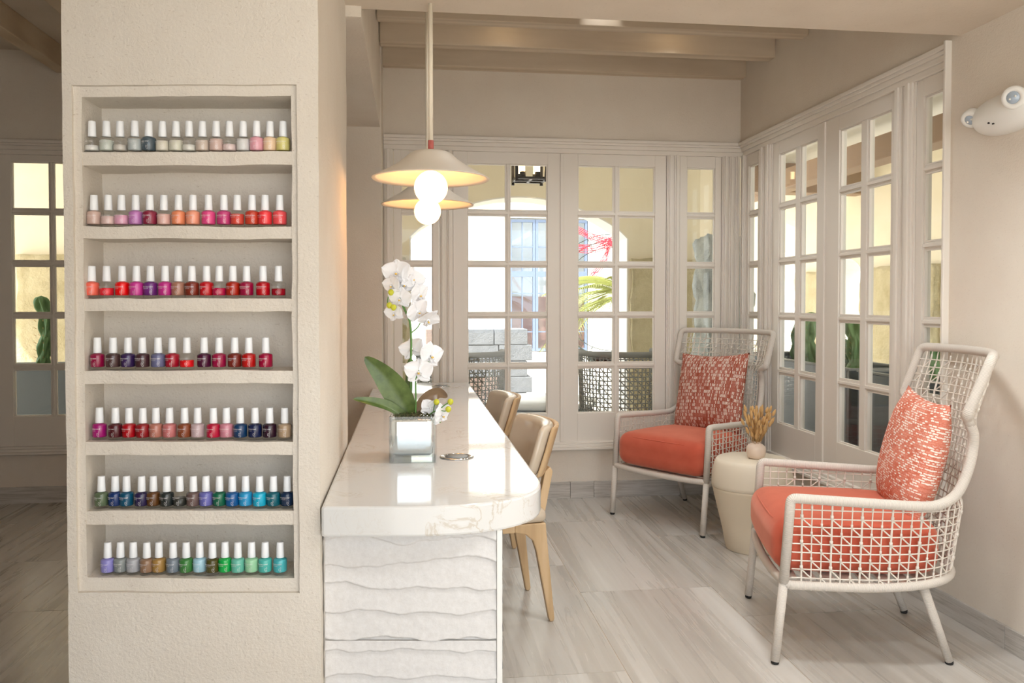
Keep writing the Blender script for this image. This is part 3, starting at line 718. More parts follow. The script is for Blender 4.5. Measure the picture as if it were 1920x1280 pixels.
def BK(s, z):
    yc, ye = interp(YC, z), interp(YE, z); return Vector((interp(WZ, z)*s, yc+(ye-yc)*abs(s)**2.5, z))
def lounge_chair():
    root = empty('lounge_chair')
    rz = lambda t_: .287+.04*math.sin(PI*t_)**4
    for sg in (-1, 1):
        l = MB().tube([(sg*.328, .300, .012), (sg*.330, .272, .30)], .0165, 14).build('leg', 'wrapped_cord', root)
        MB().lathe([(0, 0), (.012, 0), (.014, .004), (.014, .014), (0, .014)], 16, (sg*.328, .300, 0)).build('foot_cap', 'black_rubber', l)
        l = MB().tube([(sg*.242, -.318, .012), (sg*.268, -.215, .295)], [.0145, .0175], 14).build('leg', 'wrapped_cord', root)
        MB().lathe([(0, 0), (.012, 0), (.014, .004), (.014, .014), (0, .014)], 16, (sg*.242, -.318, 0)).build('foot_cap', 'black_rubber', l)
        arm = fillet([(sg*.330, .272, .295), (sg*.331, .250, .600), (sg*.322, -.15, .584)], .020)
        arm += spline([(sg*.322, -.15, .584), (sg*.310, -.245, .586), (sg*.292, -.318, .625), (sg*.283, -.362, .725), (sg*.278, -.377, .825), (sg*.279, -.362, .872)], 6)[1:]
        MB().tube(arm, .0178, 14).build('arm_frame', 'wrapped_cord', root)
    bk = [(-.279, -.365, .868), (-.290, -.350, .893), (-.331, -.333, .905), (-.341, -.408, 1.108)]
    top = [(-.25, -.452, 1.110), (-.13, -.488, 1.110), (0, -.500, 1.110)]
    pth = [Vector(p) for p in bk+top]; pth += [Vector((-p.x, p.y, p.z)) for p in reversed(pth[:-1])]
    MB().tube(fillet(pth, .03), .0175, 14).build('back_frame', 'wrapped_cord', root)
    rail = [U(i/60, .287)+Vector((0, 0, rz(i/60)-.287)) for i in range(61)]
    rail = [Vector((-.330, .272, .292))]+rail+[Vector((.330, .272, .292))]
    MB().tube(rail, .0165, 12).build('seat_rail', 'wrapped_cord', root)
    fr_ = spline([(-.329, .272, .300), (-.2, .288, .296), (0, .294, .294), (.2, .288, .296), (.329, .272, .300)], 6)
    MB().tube(fr_, .0165, 12).build('front_rail', 'wrapped_cord', root)
    for i in range(9):
        y = .24-i*.065; x = .30 if y > -.2 else .24
        MB().box(-x, x, y-.02, y+.02, .298, .306).build('slat', 'rope', root)
    # open rope weave
    mb = MB(); RR = .0026; NC = 50
    zs = [.315+.0305*i for i in range(9)]
    def z_of(t_, z): return z+.03*math.sin(PI*t_)**4*max(0, (.60-z)/.29)
    arc = lambda t_, z: U(t_, z)+Vector((0, 0, z_of(t_, z)-z))
    for z in zs: mb.tube([arc(i/70, z) for i in range(71)], RR, 5, False)
    zbk = [.60+.0305*i for i in range(16)]
    for z in zbk: mb.tube([BK(-1+2*i/26, z)+Vector((0, -.004, 0)) for i in range(27)], RR, 5, False)
    zb_all = [.287]+zs
    cols = [i/NC for i in range(1, NC)]
    backc = []
    for ci, t_ in enumerate(cols):
        col = [arc(t_, z) for z in [.288]+zs+[.592]]
        p = col[-1]
        if p.y < -.29 and abs(p.x) < .285:
            s = max(-.97, min(.97, p.x/.302)); top_ = [BK(s, z)+Vector((0, -.004, 0)) for z in zbk]+[BK(s, 1.105)]
            col = col[:-1]+top_; backc.append(ci)
        rr = RR*1.0 if ci % 3 else RR*1.5
        mb.tube(col, rr, 5, False)
        for k in range(len(col)-2):
            if (ci-k) % 3 == 2:
                nt = t_+1/NC
                if nt >= .995: continue
                a = col[k+1]; mb.tube([a, a+(col[min(k+2, len(col)-1)]-a)*.45], rr*1.55, 5)
                if k+2 <= 9:
                    zz = ([.288]+zs+[.592])
                    b = arc(nt, zz[k]) if nt < 1 else None
                    mb.tube([a, b], RR*1.05, 5, False)
                elif ci in backc:
                    s2 = max(-.97, min(.97, (arc(nt, .592).x)/.302)); j = k+1-10
                    if 0 < j < len(zbk): mb.tube([BK(max(-.97, min(.97, arc(t_, .592).x/.302)), zbk[j])+Vector((0, -.005, 0)), BK(s2, zbk[j-1])+Vector((0, -.005, 0))], RR*1.05, 5, False)
    # knots where strands cross
    mb.build('woven_rope', 'rope', root, recalc=False)
    # cushion
    def cus(x, y, z):
        u, v = x/.305, (y)/.30
        t_ = max(0, z-.40)/.10
        crown = .022*(1-min(1, abs(u)**2.5))*(1-min(1, abs(v)**2.5))
        zz = z+crown*(1 if z > .42 else -.2)
        k = 1-.17*max(0, -v)**2.2
        return (x*k*(1+.012*math.sin(v*2)), y+.012*(1-u*u) if v > .5 else y, zz)
    c = MB().rbox((0, .005, .412), (.612, .59, .19), .068, 6, cus, 12).build('seat_cushion', 'coral_velvet', root)
    pp = []
    for i in range(80):
        a = 2*PI*i/80; cc, ss = math.cos(a), math.sin(a)
        x, y = .286*math.copysign(abs(cc)**.32, cc), .005+.275*math.copysign(abs(ss)**.32, ss)
        q = cus(x, y, .487); pp.append(q)
    MB().tube(pp, .0032, 6, False, True).build('piping', 'coral_velvet', c)
    return root
ch1 = lounge_chair(); ch1.location = (1.675, 2.98, 0); ch1.rotation_euler.z = math.radians(74.6)
tag(ch1, 'white woven rope wingback chair with coral cushion, the nearer one by the right wall', 'armchair', 'woven rope armchairs')
ch2 = copy_tree(ch1); ch2.location = (1.660, 4.715, 0); ch2.rotation_euler.z = math.radians(124.6)
tag(ch2, 'white woven rope wingback chair with coral cushion, the farther one in the corner', 'armchair', 'woven rope armchairs')
def pillow(parent_chair, mat, label, loc, tilt, roll=0, S=.235, swap=False, th=.085):
    mb = MB()
    def shape(sd):
        def fn(u, v):
            a, b = 2*u-1, 2*v-1
            k = 1-.055*(1-abs(b)**2)*abs(a)**6 ; k2 = 1-.055*(1-abs(a)**2)*abs(b)**6
            x = S*a*k; z = S*b*k2
            h = th*(max(0, 1-abs(a)**2.6)**.62)*(max(0, 1-abs(b)**2.6)**.62)
            h *= 1+.06*noise.noise(Vector((a*2, b*2, sd)))
            z += .010*(abs(a)**2)*(1 if b > 0 else -.3)*abs(b)
            return (x, sd*h, z)
        return fn
    uvf = (lambda u, v: (v*2*S, u*2*S)) if swap else (lambda u, v: (u*2*S, v*2*S))
    mb.grid(shape(1), 36, 36, True, uvf); mb.grid(shape(-1), 36, 36, True, uvf)
    o = mb.build('throw_pillow', mat)
    bm = bmesh.new(); bm.from_mesh(o.data); bmesh.ops.remove_doubles(bm, verts=bm.verts, dist=.0004); bmesh.ops.recalc_face_normals(bm, faces=bm.faces); bm.to_mesh(o.data); bm.free()
    o.matrix_world = parent_chair.matrix_basis @ Matrix.Translation(loc) @ Matrix.Rotation(tilt, 4, 'X') @ Matrix.Rotation(roll, 4, 'Y')
    return tag(o, label, 'pillow', 'throw pillows on the armchairs')
pillow(ch1, 'woven_coral', 'coral and white flecked throw pillow on the nearer armchair', (0, -.262, .705), math.radians(13), math.radians(-3))
pillow(ch2, 'woven_rust', 'rust red and cream dashed throw pillow on the farther armchair', (-.005, -.235, .732), math.radians(16), math.radians(3), .246)

# ------------------------------------------------------------------ drum table and bud vase
dt = empty('drum_table', (1.785, 4.055, 0), 0, 'cream ceramic drum side table between the armchairs', 'side table')
MB().lathe([(0, .0), (.128, .0), (.133, .006), (.150, .10), (.178, .215), (.202, .318), (.2045, .331)], 56).build('lower_body', 'drum_band', dt)
MB().lathe([(.2045, .331), (.2072, .334), (.2075, .350), (.2055, .390), (.199, .430), (.191, .458), (.183, .472), (.172, .479), (0, .480)], 56).build('upper_body', 'drum_ceramic', dt)
bv = tag(MB().lathe([(0, 0), (.032, 0), (.042, .008), (.0485, .026), (.050, .046), (.0465, .062), (.035, .074), (.024, .079), (.0225, .085), (.024, .090), (.021, .0905), (.019, .084), (.019, .05), (0, .05)], 40).build('bud_vase', 'bud_ceramic', loc=(1.795, 4.03, .4805)), 'small round beige bud vase on the drum table', 'vase')
dg = empty('dried_grass_bunch', (1.795, 4.03, .535), 0, 'bunch of golden dried bunny tail grass in the bud vase', 'dried flowers')
random.seed(21)
for i in range(76):
    a = random.uniform(0, 2*PI); sp_ = random.random()**.7*.072; h = random.uniform(.065, .20)*(1-.35*sp_/.075*random.random())
    sp_ *= .45+.75*min(1, h/.14)
    d = Vector((math.cos(a)*sp_, math.sin(a)*sp_, h)); st = Vector((math.cos(a)*.008, math.sin(a)*.008, 0))
    e = MB().tube([st, st*.8+d*.5+Vector((0, 0, .006)), d], .0009, 5).build('stem', 'dried_stem', dg)
    dr = (d-(st*.8+d*.5)).normalized(); q = dr.to_track_quat('Z', 'Y').to_matrix()
    L = random.uniform(.032, .046); R0 = random.uniform(.0070, .0092)
    MB().lathe([(0, -.004), (R0*.7, .002), (R0, L*.3), (R0*.85, L*.6), (R0*.4, L*.9), (0, L)], 9, d, True, q).build('seed_head', 'dried_grass', e)

# ------------------------------------------------------------------ counter chairs
def counter_chair():
    root = empty('counter_chair')
    # local: origin on the floor under the seat, sitter faces -x, back at +x
    for sy in (-1, 1):
        y0, y1 = (.167, .197) if sy > 0 else (-.197, -.167)
        rear = [(.215, .405), (.218, .36), (.252, .012), (.248, 0), (.232, 0), (.228, .012), (.175, .29), (.160, .335), (.130, .362), (.085, .372), (.085, .405)]
        front = [(-.215, .405), (-.215, .36), (-.235, .012), (-.232, 0), (-.216, 0), (-.212, .012), (-.170, .29), (-.155, .335), (-.125, .362), (-.085, .372), (-.085, .405)]
        MB().prism(rear, y0, y1).build('leg', 'oak', root, bevel=.005); MB().prism(front, y0, y1).build('leg', 'oak', root, bevel=.005)
        MB().box(-.085, .085, y0, y1, .372, .405).build('side_rail', 'oak', root, bevel=.003)
        ry = sy*.12
        MB().prism([(.185, .40), (.222, .40), (.262, .60), (.250, .62), (.228, .60)], ry-.018, ry+.018).build('back_post', 'oak', root, bevel=.004)
    for x in (-.2, .19): MB().box(x-.012, x+.012, -.167, .167, .365, .405).build('cross_rail', 'oak', root, bevel=.003)
    MB().rbox((-.005, 0, .432), (.45, .43, .056), .026, 4, lambda x, y, z: (x, y*(1-.08*max(0, x/.22)), z+.006*(1-(y/.21)**2)), 6).build('seat', 'taupe_leather', root)
    def bd(x, y, z):
        t_ = (z-.69)/.1; return (x+.262-.062*(y/.21)**2+.030*t_-.01*t_*t_*0, y*(1-.05*(-t_ if t_ < 0 else 0)), z)
    MB().rbox((.012, 0, .692), (.022, .430, .205), .0105, 3, bd, 14).build('back_shell', 'oak', root)
    MB().rbox((-.026, 0, .697), (.056, .418, .205), .027, 4, bd, 14).build('back_pad', 'taupe_leather', root)
    return root
k1 = counter_chair(); k1.location = (.308, 3.385, 0); k1.rotation_euler.z = math.radians(7)
tag(k1, 'oak chair with taupe leather back at the counter, the nearer one', 'chair', 'oak counter chairs')
k2 = copy_tree(k1); k2.location = (.285, 4.37, 0); k2.rotation_euler.z = math.radians(6)
tag(k2, 'oak chair with taupe leather back at the counter, the farther one', 'chair', 'oak counter chairs')

# ------------------------------------------------------------------ orchid in a square vase
VC = Vector((.012, 2.690, .7805))
gv = empty('glass_vase', VC, -YAW*.5, 'square clear glass vase with mirrored lining on the counter', 'vase')
h = .0745
mb = MB()
for sx, sy in ((1, 0), (-1, 0), (0, 1), (0, -1)):
    if sx: mb.box(min(sx*h, sx*(h-.004)), max(sx*h, sx*(h-.004)), -h, h, 0, .150)
    else: mb.box(-h+.004, h-.004, min(sy*h, sy*(h-.004)), max(sy*h, sy*(h-.004)), 0, .150)
mb.box(-h+.004, h-.004, -h+.004, h-.004, 0, .018); mb.build('glass_wall', 'vase_glass', gv, bevel=.001)
MB().rbox((0, 0, .080), (.136, .136, .120), .012, 4, lambda x, y, z: (x*(1-.10*max(0, (.075-z)/.055)**2.5), y*(1-.10*max(0, (.075-z)/.055)**2.5), z), 8).build('mirror_lining', 'mirror_metal', gv)
orc = empty('orchid_plant', VC+Vector((0, 0, .140)), 0, 'white phalaenopsis orchid with green leaves in the glass vase', 'plant')
FW = Vector((math.sin(YAW), math.cos(YAW), 0)); UPV = Vector((0, 0, 1)); SCL = .00176
def ox(u, v, d=0):   # plant drawing plane: offsets in photo units from the stem foot (771, 779)
    return RX*((u-776)*SCL)+UPV*((781-v)*SCL)+FW*d
random.seed(8)
mb = MB()
for i in range(240):
    a = Vector((random.uniform(-.062, .062), random.uniform(-.062, .062), random.uniform(0, .006)))
    b = a+Vector((random.uniform(-.02, .02), random.uniform(-.02, .02), random.uniform(.0, .012))); b.x = max(-.066, min(.066, b.x)); b.y = max(-.066, min(.066, b.y))
    mb.tube([a, (a+b)/2+Vector((0, 0, .006)), b], .0011, 4)
mo = mb.build('moss', 'moss', orc); mo['kind'] = 'stuff'
def st(pts, r, name='stem'): return MB().tube(spline(pts, 6), r, 8).build(name, 'stem_green', orc)
st([ox(771, 790), ox(771, 740), ox(771, 690), ox(772, 640), ox(770, 606), ox(763, 587), ox(754, 568), ox(746, 548), ox(738, 545)], .0034)
st([ox(780, 785, -.01), ox(781, 750, -.01), ox(781, 715, -.012), ox(785, 700, -.015), ox(789, 690, -.01)], .0028)
st([ox(763, 588), ox(772, 582), ox(775, 567, .01)], .0022); st([ox(771, 625), ox(783, 615), ox(788, 606, .01)], .002)
st([ox(771, 672), ox(778, 680), ox(790, 686), ox(806, 678, -.01)], .002)
st([ox(738, 548), ox(731, 553), ox(728, 565), ox(729, 574)], .0018)
st([ox(800, 785, -.02), ox(812, 772, -.03), ox(825, 766, -.035), ox(836, 757, -.04), ox(846, 751, -.04)], .0019); st([ox(825, 766, -.035), ox(836, 768, -.04), ox(842, 766, -.04)], .0016); st([ox(815, 770, -.03), ox(817, 758, -.035), ox(821, 753, -.035)], .0016)
st([ox(800, 785, -.02), ox(815, 789, -.03), ox(829, 789, -.035)], .0016)
# flower meshes
def petal(mb, ang, L, W, cup, tip=1.0, zb=0.0):
    q = Matrix.Rotation(ang, 3, 'Z')
    def fn(u, v):
        b = 2*u-1; wv = W*(math.sin(PI*min(1, v*.98+.02)**.72)**.62)*(1 if v < .97 else .6)
        r = .003+L*v
        return q @ Vector((b*wv, r, zb+cup*(v**1.6)*L-.16*W*(b*b)*math.sin(PI*v)+.0015*math.sin(b*7+v*5)))
    mb.grid(fn, 8, 10)
mb = MB()
petal(mb, 0, .040, .0185, -.10, zb=-.0012); petal(mb, math.radians(128), .038, .0165, -.10, zb=-.0014); petal(mb, math.radians(-128), .038, .0165, -.10, zb=-.0016)
petal(mb, math.radians(66), .044, .0265, .14); petal(mb, math.radians(-66), .044, .0265, .14)
flo_me = mb.mesh('flower', False); flo_me.materials.append(M['petal'])
mb = MB(); mb.lathe([(0, 0), (.0028, .002), (.003, .007), (.0018, .010), (0, .0105)], 10)
petal(mb, PI, .016, .0055, .55); petal(mb, math.radians(140), .010, .0045, .9); petal(mb, math.radians(-140), .010, .0045, .9)
lip_me = mb.mesh('lip', False); lip_me.materials.append(M['petal'])
yel_me = MB().lathe([(0, .003), (.0030, .005), (.0034, .0085), (.0016, .0118), (0, .012)], 10, (0, -.004, 0)).mesh('throat'); yel_me.materials.append(M['lip_yellow'])
FL = [(745, 512, 0, (-.1, -1, .1), 1.12, 4), (773, 524, .02, (.7, -.75, .2), 1.1, -20), (737, 536, -.012, (-.55, -.8, -.1), .85, 8), (752, 560, -.012, (-.2, -1, -.25), .95, -10),
      (786, 553, .02, (.75, -.6, -.05), .95, 15), (741, 588, -.008, (-.45, -.9, -.3), .82, 12), (784, 584, .008, (.6, -.7, -.3), 1.0, 35), (804, 600, .01, (.55, -.55, -.75), 1.0, -30),
      (771, 655, .028, (-.25, -.85, .35), 1.0, 20), (808, 668, .012, (.75, -.7, .05), 1.15, -8), (787, 697, -.016, (.08, -1, .12), 1.1, 0), (831, 776, -.035, (.8, -.55, -.1), .95, 10), (808, 764, -.02, (-.3, .9, .3), .8, 25), (758, 535, .006, (.1, -1, .15), .95, 25)]
for (u, v, d, dr, sc, rl) in FL:
    D = RX*dr[0]+FW*-dr[1]*-1+UPV*dr[2]; D.normalize()
    q = D.to_track_quat('Z', 'Y') @ Matrix.Rotation(math.radians(rl), 3, 'Z').to_quaternion()
    o = link('flower', flo_me, None, orc, ox(u, v, d)); o.rotation_mode = 'QUATERNION'; o.rotation_quaternion = q; o.scale = (sc, sc, sc)
    link('lip', lip_me, None, o); link('throat', yel_me, None, o)
for u, v, d in ((736, 549, -.02), (733, 573, -.02), (741, 577, -.024), (821, 752, -.035), (847, 751, -.04), (843, 765, -.04)):
    MB().lathe([(0, -.010), (.005, -.008), (.0098, -.001), (.0092, .005), (.005, .010), (0, .0115)], 14, ox(u, v, d)).build('bud', 'bud_green', orc)
def big_leaf(pts, W, mat, fold=.25, nrm=None):
    P = spline(pts, 8); n = len(P)-1
    def fn(u, v):
        i = min(n, int(v*n)); p = P[i]; tg = (P[min(n, i+1)]-P[max(0, i-1)]).normalized()
        sd = tg.cross(nrm or -FW).normalized(); nn = sd.cross(tg).normalized(); b = 2*u-1
        wv = W*max(.02, math.sin(PI*min(1, (v*.94+.05))**.85))**.75*(1 if v < .98 else .3)
        return p+sd*b*wv+nn*abs(b)*wv*fold
    return MB().grid(fn, 8, n).build('leaf', mat, orc)
for pts, W, mat, fo, nr in (([ox(770, 784), ox(752, 745, -.01), ox(725, 705, -.025), ox(688, 668, -.03)], .045, 'orchid_leaf', .22, None), ([ox(768, 786, -.01), ox(735, 762, -.03), ox(700, 750, -.05), ox(669, 744, -.06)], .017, 'orchid_leaf', .5, (-FW+UPV*.6)), ([ox(774, 786, .02), ox(795, 755, .05), ox(818, 742, .08), ox(835, 752, .10)], .022, 'bronze_leaf', .3, None), ([ox(765, 775, .02), ox(764, 730, .05), ox(764, 690, .06), ox(767, 672, .06)], .012, 'orchid_leaf', .3, None)):
    big_leaf(pts, W, mat, fo, nr)
# ------------------------------------------------------------------ outdoors: covered walk, plaza and what stands there
struct(MB().box(-40, 45, -25, 60, -.30, -.085), 'ground', 'paving', 'pale sunlit paving of the plaza outside', 'ground')
def arcade(name, T, a0, a1, ops, ztop, th, label, mat='porch_plaster'):
    # ops: (start, end, spring height, rise)
    mb = MB(); x = a0
    for (p, q, zs_, rs) in ops:
        tbox(mb, T, x, p, 0, th, -.085, ztop)
        pts = [(p, ztop)]; 
        for i in range(25):
            u = i/24; pts.append((p+(q-p)*u, zs_+rs*math.sin(PI*u)**.75))
        pts.append((q, ztop))
        for (xa, za), (xb, zb2) in zip(pts[1:-1], pts[2:-1]):
            v = [T(xa, 0, za), T(xb, 0, zb2), T(xb, 0, ztop), T(xa, 0, ztop), T(xa, th, za), T(xb, th, zb2), T(xb, th, ztop), T(xa, th, ztop)]
            mb.add(v, [(0, 1, 2, 3), (7, 6, 5, 4), (0, 4, 5, 1)])
        x = q
    tbox(mb, T, x, a1, 0, th, -.085, ztop)
    o = struct(mb, name, mat, label)
    for (p, q, zs_, rs) in ops:
        pr = [(p, -.085, 1, 0), (p, zs_, 1, 0)]+[(p+(q-p)*i/24, zs_+rs*math.sin(PI*i/24)**.75, 0, -1) for i in range(1, 24)]+[(q, zs_, -1, 0), (q, -.085, -1, 0)]
        v = []
        for (a_, z_, nx, nz) in pr: v += [T(a_, -.004, z_), T(a_, th+.004, z_), T(a_+nx*.014, th+.004, z_+nz*.014), T(a_+nx*.014, -.004, z_+nz*.014)]
        f = []
        for i in range(len(pr)-1):
            for k in range(4): f.append((i*4+k, i*4+(k+1) % 4, (i+1)*4+(k+1) % 4, (i+1)*4+k))
        MB().add(v, f).build('reveal', 'white_building', o)  # lining paler than the wall: bounce light on the jambs put into colour
    return o
AB = lambda a, d, z: (a, 8.2+d, z)
AR = lambda a, d, z: (6.0+d, a, z)
arcade('wall_arcade_back', AB, -5.0, 3.3, [(-4.5, -3.70, 1.9, .3), (.0, 2.25, 1.95, .42)], 3.1, .4, 'cream arcade wall with a wide arch beyond the far windows')
arcade('wall_arcade_right', AR, -1.5, 14.0, [(1.0, 3.6, 1.75, .5), (5.9, 8.5, 1.85, .5), (10.15, 10.95, 1.7, .2), (12.0, 12.95, 1.75, .35)], 3.1, .4, 'cream arcade wall with arches beyond the right windows')
struct(MB().box(-5.0, 6.4, 5.76, 8.6, 3.1, 3.25).box(2.62, 6.4, -1.5, 5.76, 3.1, 3.25).box(3.3, 6.4, 8.6, 14.0, 3.1, 3.25), 'ceiling_porch', 'porch_ceiling', 'pale ceiling of the covered walk outside', 'ceiling')
def stone_box(x0, x1, y0, y1, z0, z1, amp=.035, step=.07):
    idx = {}; V = []; F = []
    tk = lambda a, b: [a+(b-a)*i/max(1, round((b-a)/step)) for i in range(max(1, round((b-a)/step))+1)]
    T = [tk(x0, x1), tk(y0, y1), tk(z0, z1)]; B = ((x0, x1), (y0, y1), (z0, z1)); ctr = Vector(((x0+x1)/2, (y0+y1)/2, 0))
    def vid(p):
        k = tuple(round(c, 4) for c in p)
        if k not in idx:
            q = Vector(p); d = noise.noise_vector(q*4)*amp+noise.noise_vector(q*11)*amp*.5; d.z *= .5
            idx[k] = len(V); V.append(q+d)
        return idx[k]
    for ax in range(3):
        a, b = [(1, 2), (2, 0), (0, 1)][ax]
        for e in (0, 1):
            for i in range(len(T[a])-1):
                for j in range(len(T[b])-1):
                    q = []
                    for ii, jj in ((i, j), (i+1, j), (i+1, j+1), (i, j+1)):
                        p = [0, 0, 0]; p[ax] = B[ax][e]; p[a] = T[a][ii]; p[b] = T[b][jj]; q.append(vid(p))
                    F.append(tuple(q) if e else tuple(reversed(q)))
    return MB().add(V, F, True)
for (b, z1, mat, lab) in (((2.28, 3.28, 8.13, 8.58), 1.74, 'stone_tan', 'rough tan stone facing on the pier right of the far arch'),
                     ((-3.66, -.04, 8.13, 8.58), 1.74, 'stone_tan', 'rough tan stone facing on the pier left of the far arch'),
                     ((-5.0, -4.54, 8.13, 8.58), 1.74, 'stone_tan', 'rough stone facing at the far left pier'),
                     ((5.93, 6.38, 8.55, 10.1), 1.74, 'stone_tan', 'rough tan stone facing on the right arcade pier, nearer'),
                     ((5.93, 6.38, 11.0, 11.95), 1.74, 'stone_tan', 'rough tan stone facing on the right arcade pier, farther')):
    o = stone_box(*b, -.085, z1).build('wall_stone', mat); tag(o, lab, 'stone facing', kind='structure')
pier = stone_box(2.66, 3.05, 7.0, 7.35, -.085, 1.90, .075, .05).build('wall_pier', 'stone_grey'); tag(pier, 'rough grey stone pier outside the corner sidelight', 'pillar', kind='structure')
MB().box(2.70, 3.02, 7.03, 7.33, 1.88, 3.10).build('shaft', 'porch_plaster', pier)
for i, (y, lab) in enumerate(((10.2, 'brown cross timber under the porch roof far beyond the right windows'),)):
    o = MB().box(3.0, 6.0, y-.14, y+.14, 2.72, 3.1).build('porch_beam', 'porch_timber', bevel=.01); tag(o, lab, 'beam', 'porch timbers', 'structure')
o = MB().box(4.6, 4.85, -1.4, 13.5, 2.70, 2.94).build('porch_beam', 'porch_timber', bevel=.01); tag(o, 'long brown porch timber running beyond the right windows', 'beam', 'porch timbers', 'structure')

# outdoor woven tub chairs
def tub_chair(cush=None):
    root = empty('outdoor_tub_chair')
    def S(t_, z):
        a = PI*(-.18+1.36*t_); f = 1+.10*(z-.3); return Vector((.33*f*math.cos(a), .33*f*math.sin(a)-.02, z))
    for k in range(4):
        a = PI/4+k*PI/2; MB().tube([(.27*math.cos(a), .27*math.sin(a), 0), (.28*math.cos(a), .28*math.sin(a), .34)], .014, 8).build('leg', 'grey_cord', root)
    MB().tube([S(i/40, .975) for i in range(41)], .024, 10).build('rim', 'grey_cord', root)
    MB().tube([S(i/40, .16) for i in range(41)], .014, 8).build('base_rail', 'grey_cord', root)
    mb = MB(); zz = [.16+.034*i for i in range(25)]
    for z in zz: mb.tube([S(i/44, z) for i in range(45)], .0048, 4, False)
    for i in range(45):
        t_ = i/44; mb.tube([S(t_, .16), S(t_, .55), S(t_, .975)], .005, 4, False)
        for k in range(len(zz)-1):
            if (i+k) % 2 == 0 and i < 44: mb.tube([S(t_, zz[k+1]), S(t_+1/44, zz[k])], .0042, 4, False)
    mb.build('woven_rope', 'grey_rope', root, recalc=False)
    MB().rbox((0, -.02, .40), (.54, .54, .13), .05, 3, None, 3).build('seat_cushion', cush or 'concrete', root)
    return root
tc_ = tub_chair('blue_cushion'); tc_.location = (1.70, 6.35, -.085); tc_.rotation_euler.z = math.radians(180)
tag(tc_, 'grey woven outdoor tub chair with blue cushion beyond the double doors', 'outdoor chair', 'outdoor tub chairs')
for (x, y, rz_, lab) in ((.40, 6.45, 165, 'grey woven outdoor tub chair left of the fire table'), (4.55, 5.5, 60, 'grey woven outdoor tub chair beyond the planter boxes')):
    c = copy_tree(tc_); c.location = (x, y, -.085); c.rotation_euler.z = math.radians(rz_); tag(c, lab, 'outdoor chair', 'outdoor tub chairs')
ft = empty('fire_table', (1.18, 7.25, -.085), 0, 'round grey outdoor table with pale top beyond the door', 'outdoor table')
MB().lathe([(0, 0), (.40, 0), (.44, .03), (.47, .46), (0, .46)], 40).build('drum', 'concrete', ft); MB().lathe([(0, .46), (.50, .46), (.505, .47), (.50, .50), (0, .50)], 40).build('top', 'table_white', ft)
# stacked block wall on the plaza
bw_ = empty('block_planter', (0, 0, -.085), 0, 'low planter wall of stacked grey and mauve blocks on the plaza', 'planter')
random.seed(4)
for r_ in range(5):
    for c_ in range(3):
        xo = .28+c_*.44+(.0 if r_ % 2 else -.06)
        MB().box(-.214, .214, -.22, .22, 0, .2).build('block', 'block_grey' if c_ == 2 or (c_ == 1 and r_ > 1) else 'block_mauve', bw_, (xo+.2, 10.6+random.uniform(-.01, .01), r_*.207), .008)
# white building across the plaza with a blue framed window wall
fb = empty('plaza_building', (0, 18, -.085), 0, 'white building across the plaza with tall blue framed windows', 'building')
MB().box(-14, 2.2, 0, .5, 0, 9).box(4.01, 16, 0, .5, 0, 9).box(2.2, 4.6, 0, .5, 3.25, 9).box(2.2, 4.6, 0, .5, 0, .25).box(-14, 16, .5, 6, 8.8, 9).build('facade', 'white_building', fb)
MB().box(2.2, 4.6, .45, .5, .25, 3.25).build('window_backing', 'white_building', fb); MB().box(2.2, 4.6, .40, .45, .25, 1.5).build('inner_shutter', 'brick_far', fb)  # brown sheet added behind the lower panes to darken them
for i in range(3):
    wx0 = 2.22+i*.595
    for (za, zb2, nr) in ((.27, 2.0, 4), (2.0, 3.22, 2)):
        f_ = MB()
        f_.box(wx0, wx0+.055, .02, .12, za, zb2).box(wx0+.53, wx0+.585, .02, .12, za, zb2).box(wx0+.055, wx0+.53, .02, .12, za, za+.06).box(wx0+.055, wx0+.53, .02, .12, zb2-.06, zb2)
        f_.box(wx0+.28, wx0+.305, .04, .10, za+.06, zb2-.06)
        for k in range(1, nr): f_.box(wx0+.055, wx0+.53, .045, .095, za+(zb2-za)*k/nr-.012, za+(zb2-za)*k/nr+.012)
        fo = f_.build('window_frame', 'blue_frame', fb)
        for k in range(nr):
            for s_ in (0, 1):
                a_ = wx0+.055+s_*.25
                MB().box(a_, a_+.225, .065, .075, za+(zb2-za)*k/nr+.012, za+(zb2-za)*(k+1)/nr-.012).build('pane', 'pane_mirror', fo)
MB().box(2.0, 4.8, -.06, .02, 3.3, 3.5).build('ledge', 'white_building', fb)
# wire wreath on a stand with a red bow
ww = empty('wire_wreath', (3.04, 12.0, -.085), 0, 'large wire wreath on legs with a red ribbon bow on the plaza', 'wreath')
C0 = Vector((0, 0, 1.42))
ring = lambda R, y: [C0+Vector((R*math.cos(2*PI*i/60), y, R*math.sin(2*PI*i/60))) for i in range(60)]
for R_, y_ in ((.98, 0), (.78, 0), (.88, .07), (.88, -.07)): MB().tube(ring(R_, y_), .006, 5, False, True).build('hoop', 'wire_dark', ww)
mb = MB()
for i in range(16):
    a = 2*PI*i/16; d = Vector((math.cos(a), 0, math.sin(a)))
    mb.tube([C0+d*.98, C0+d*.88+Vector((0, .07, 0)), C0+d*.78, C0+d*.88-Vector((0, .07, 0)), C0+d*.98], .0045, 4, False)
mb.build('struts', 'wire_dark', ww)
for x in (-.35, -.2, .2, .35): MB().tube([(x, 0, 0), (x*.9, 0, .62)], .01, 6).build('leg', 'wire_dark', ww)
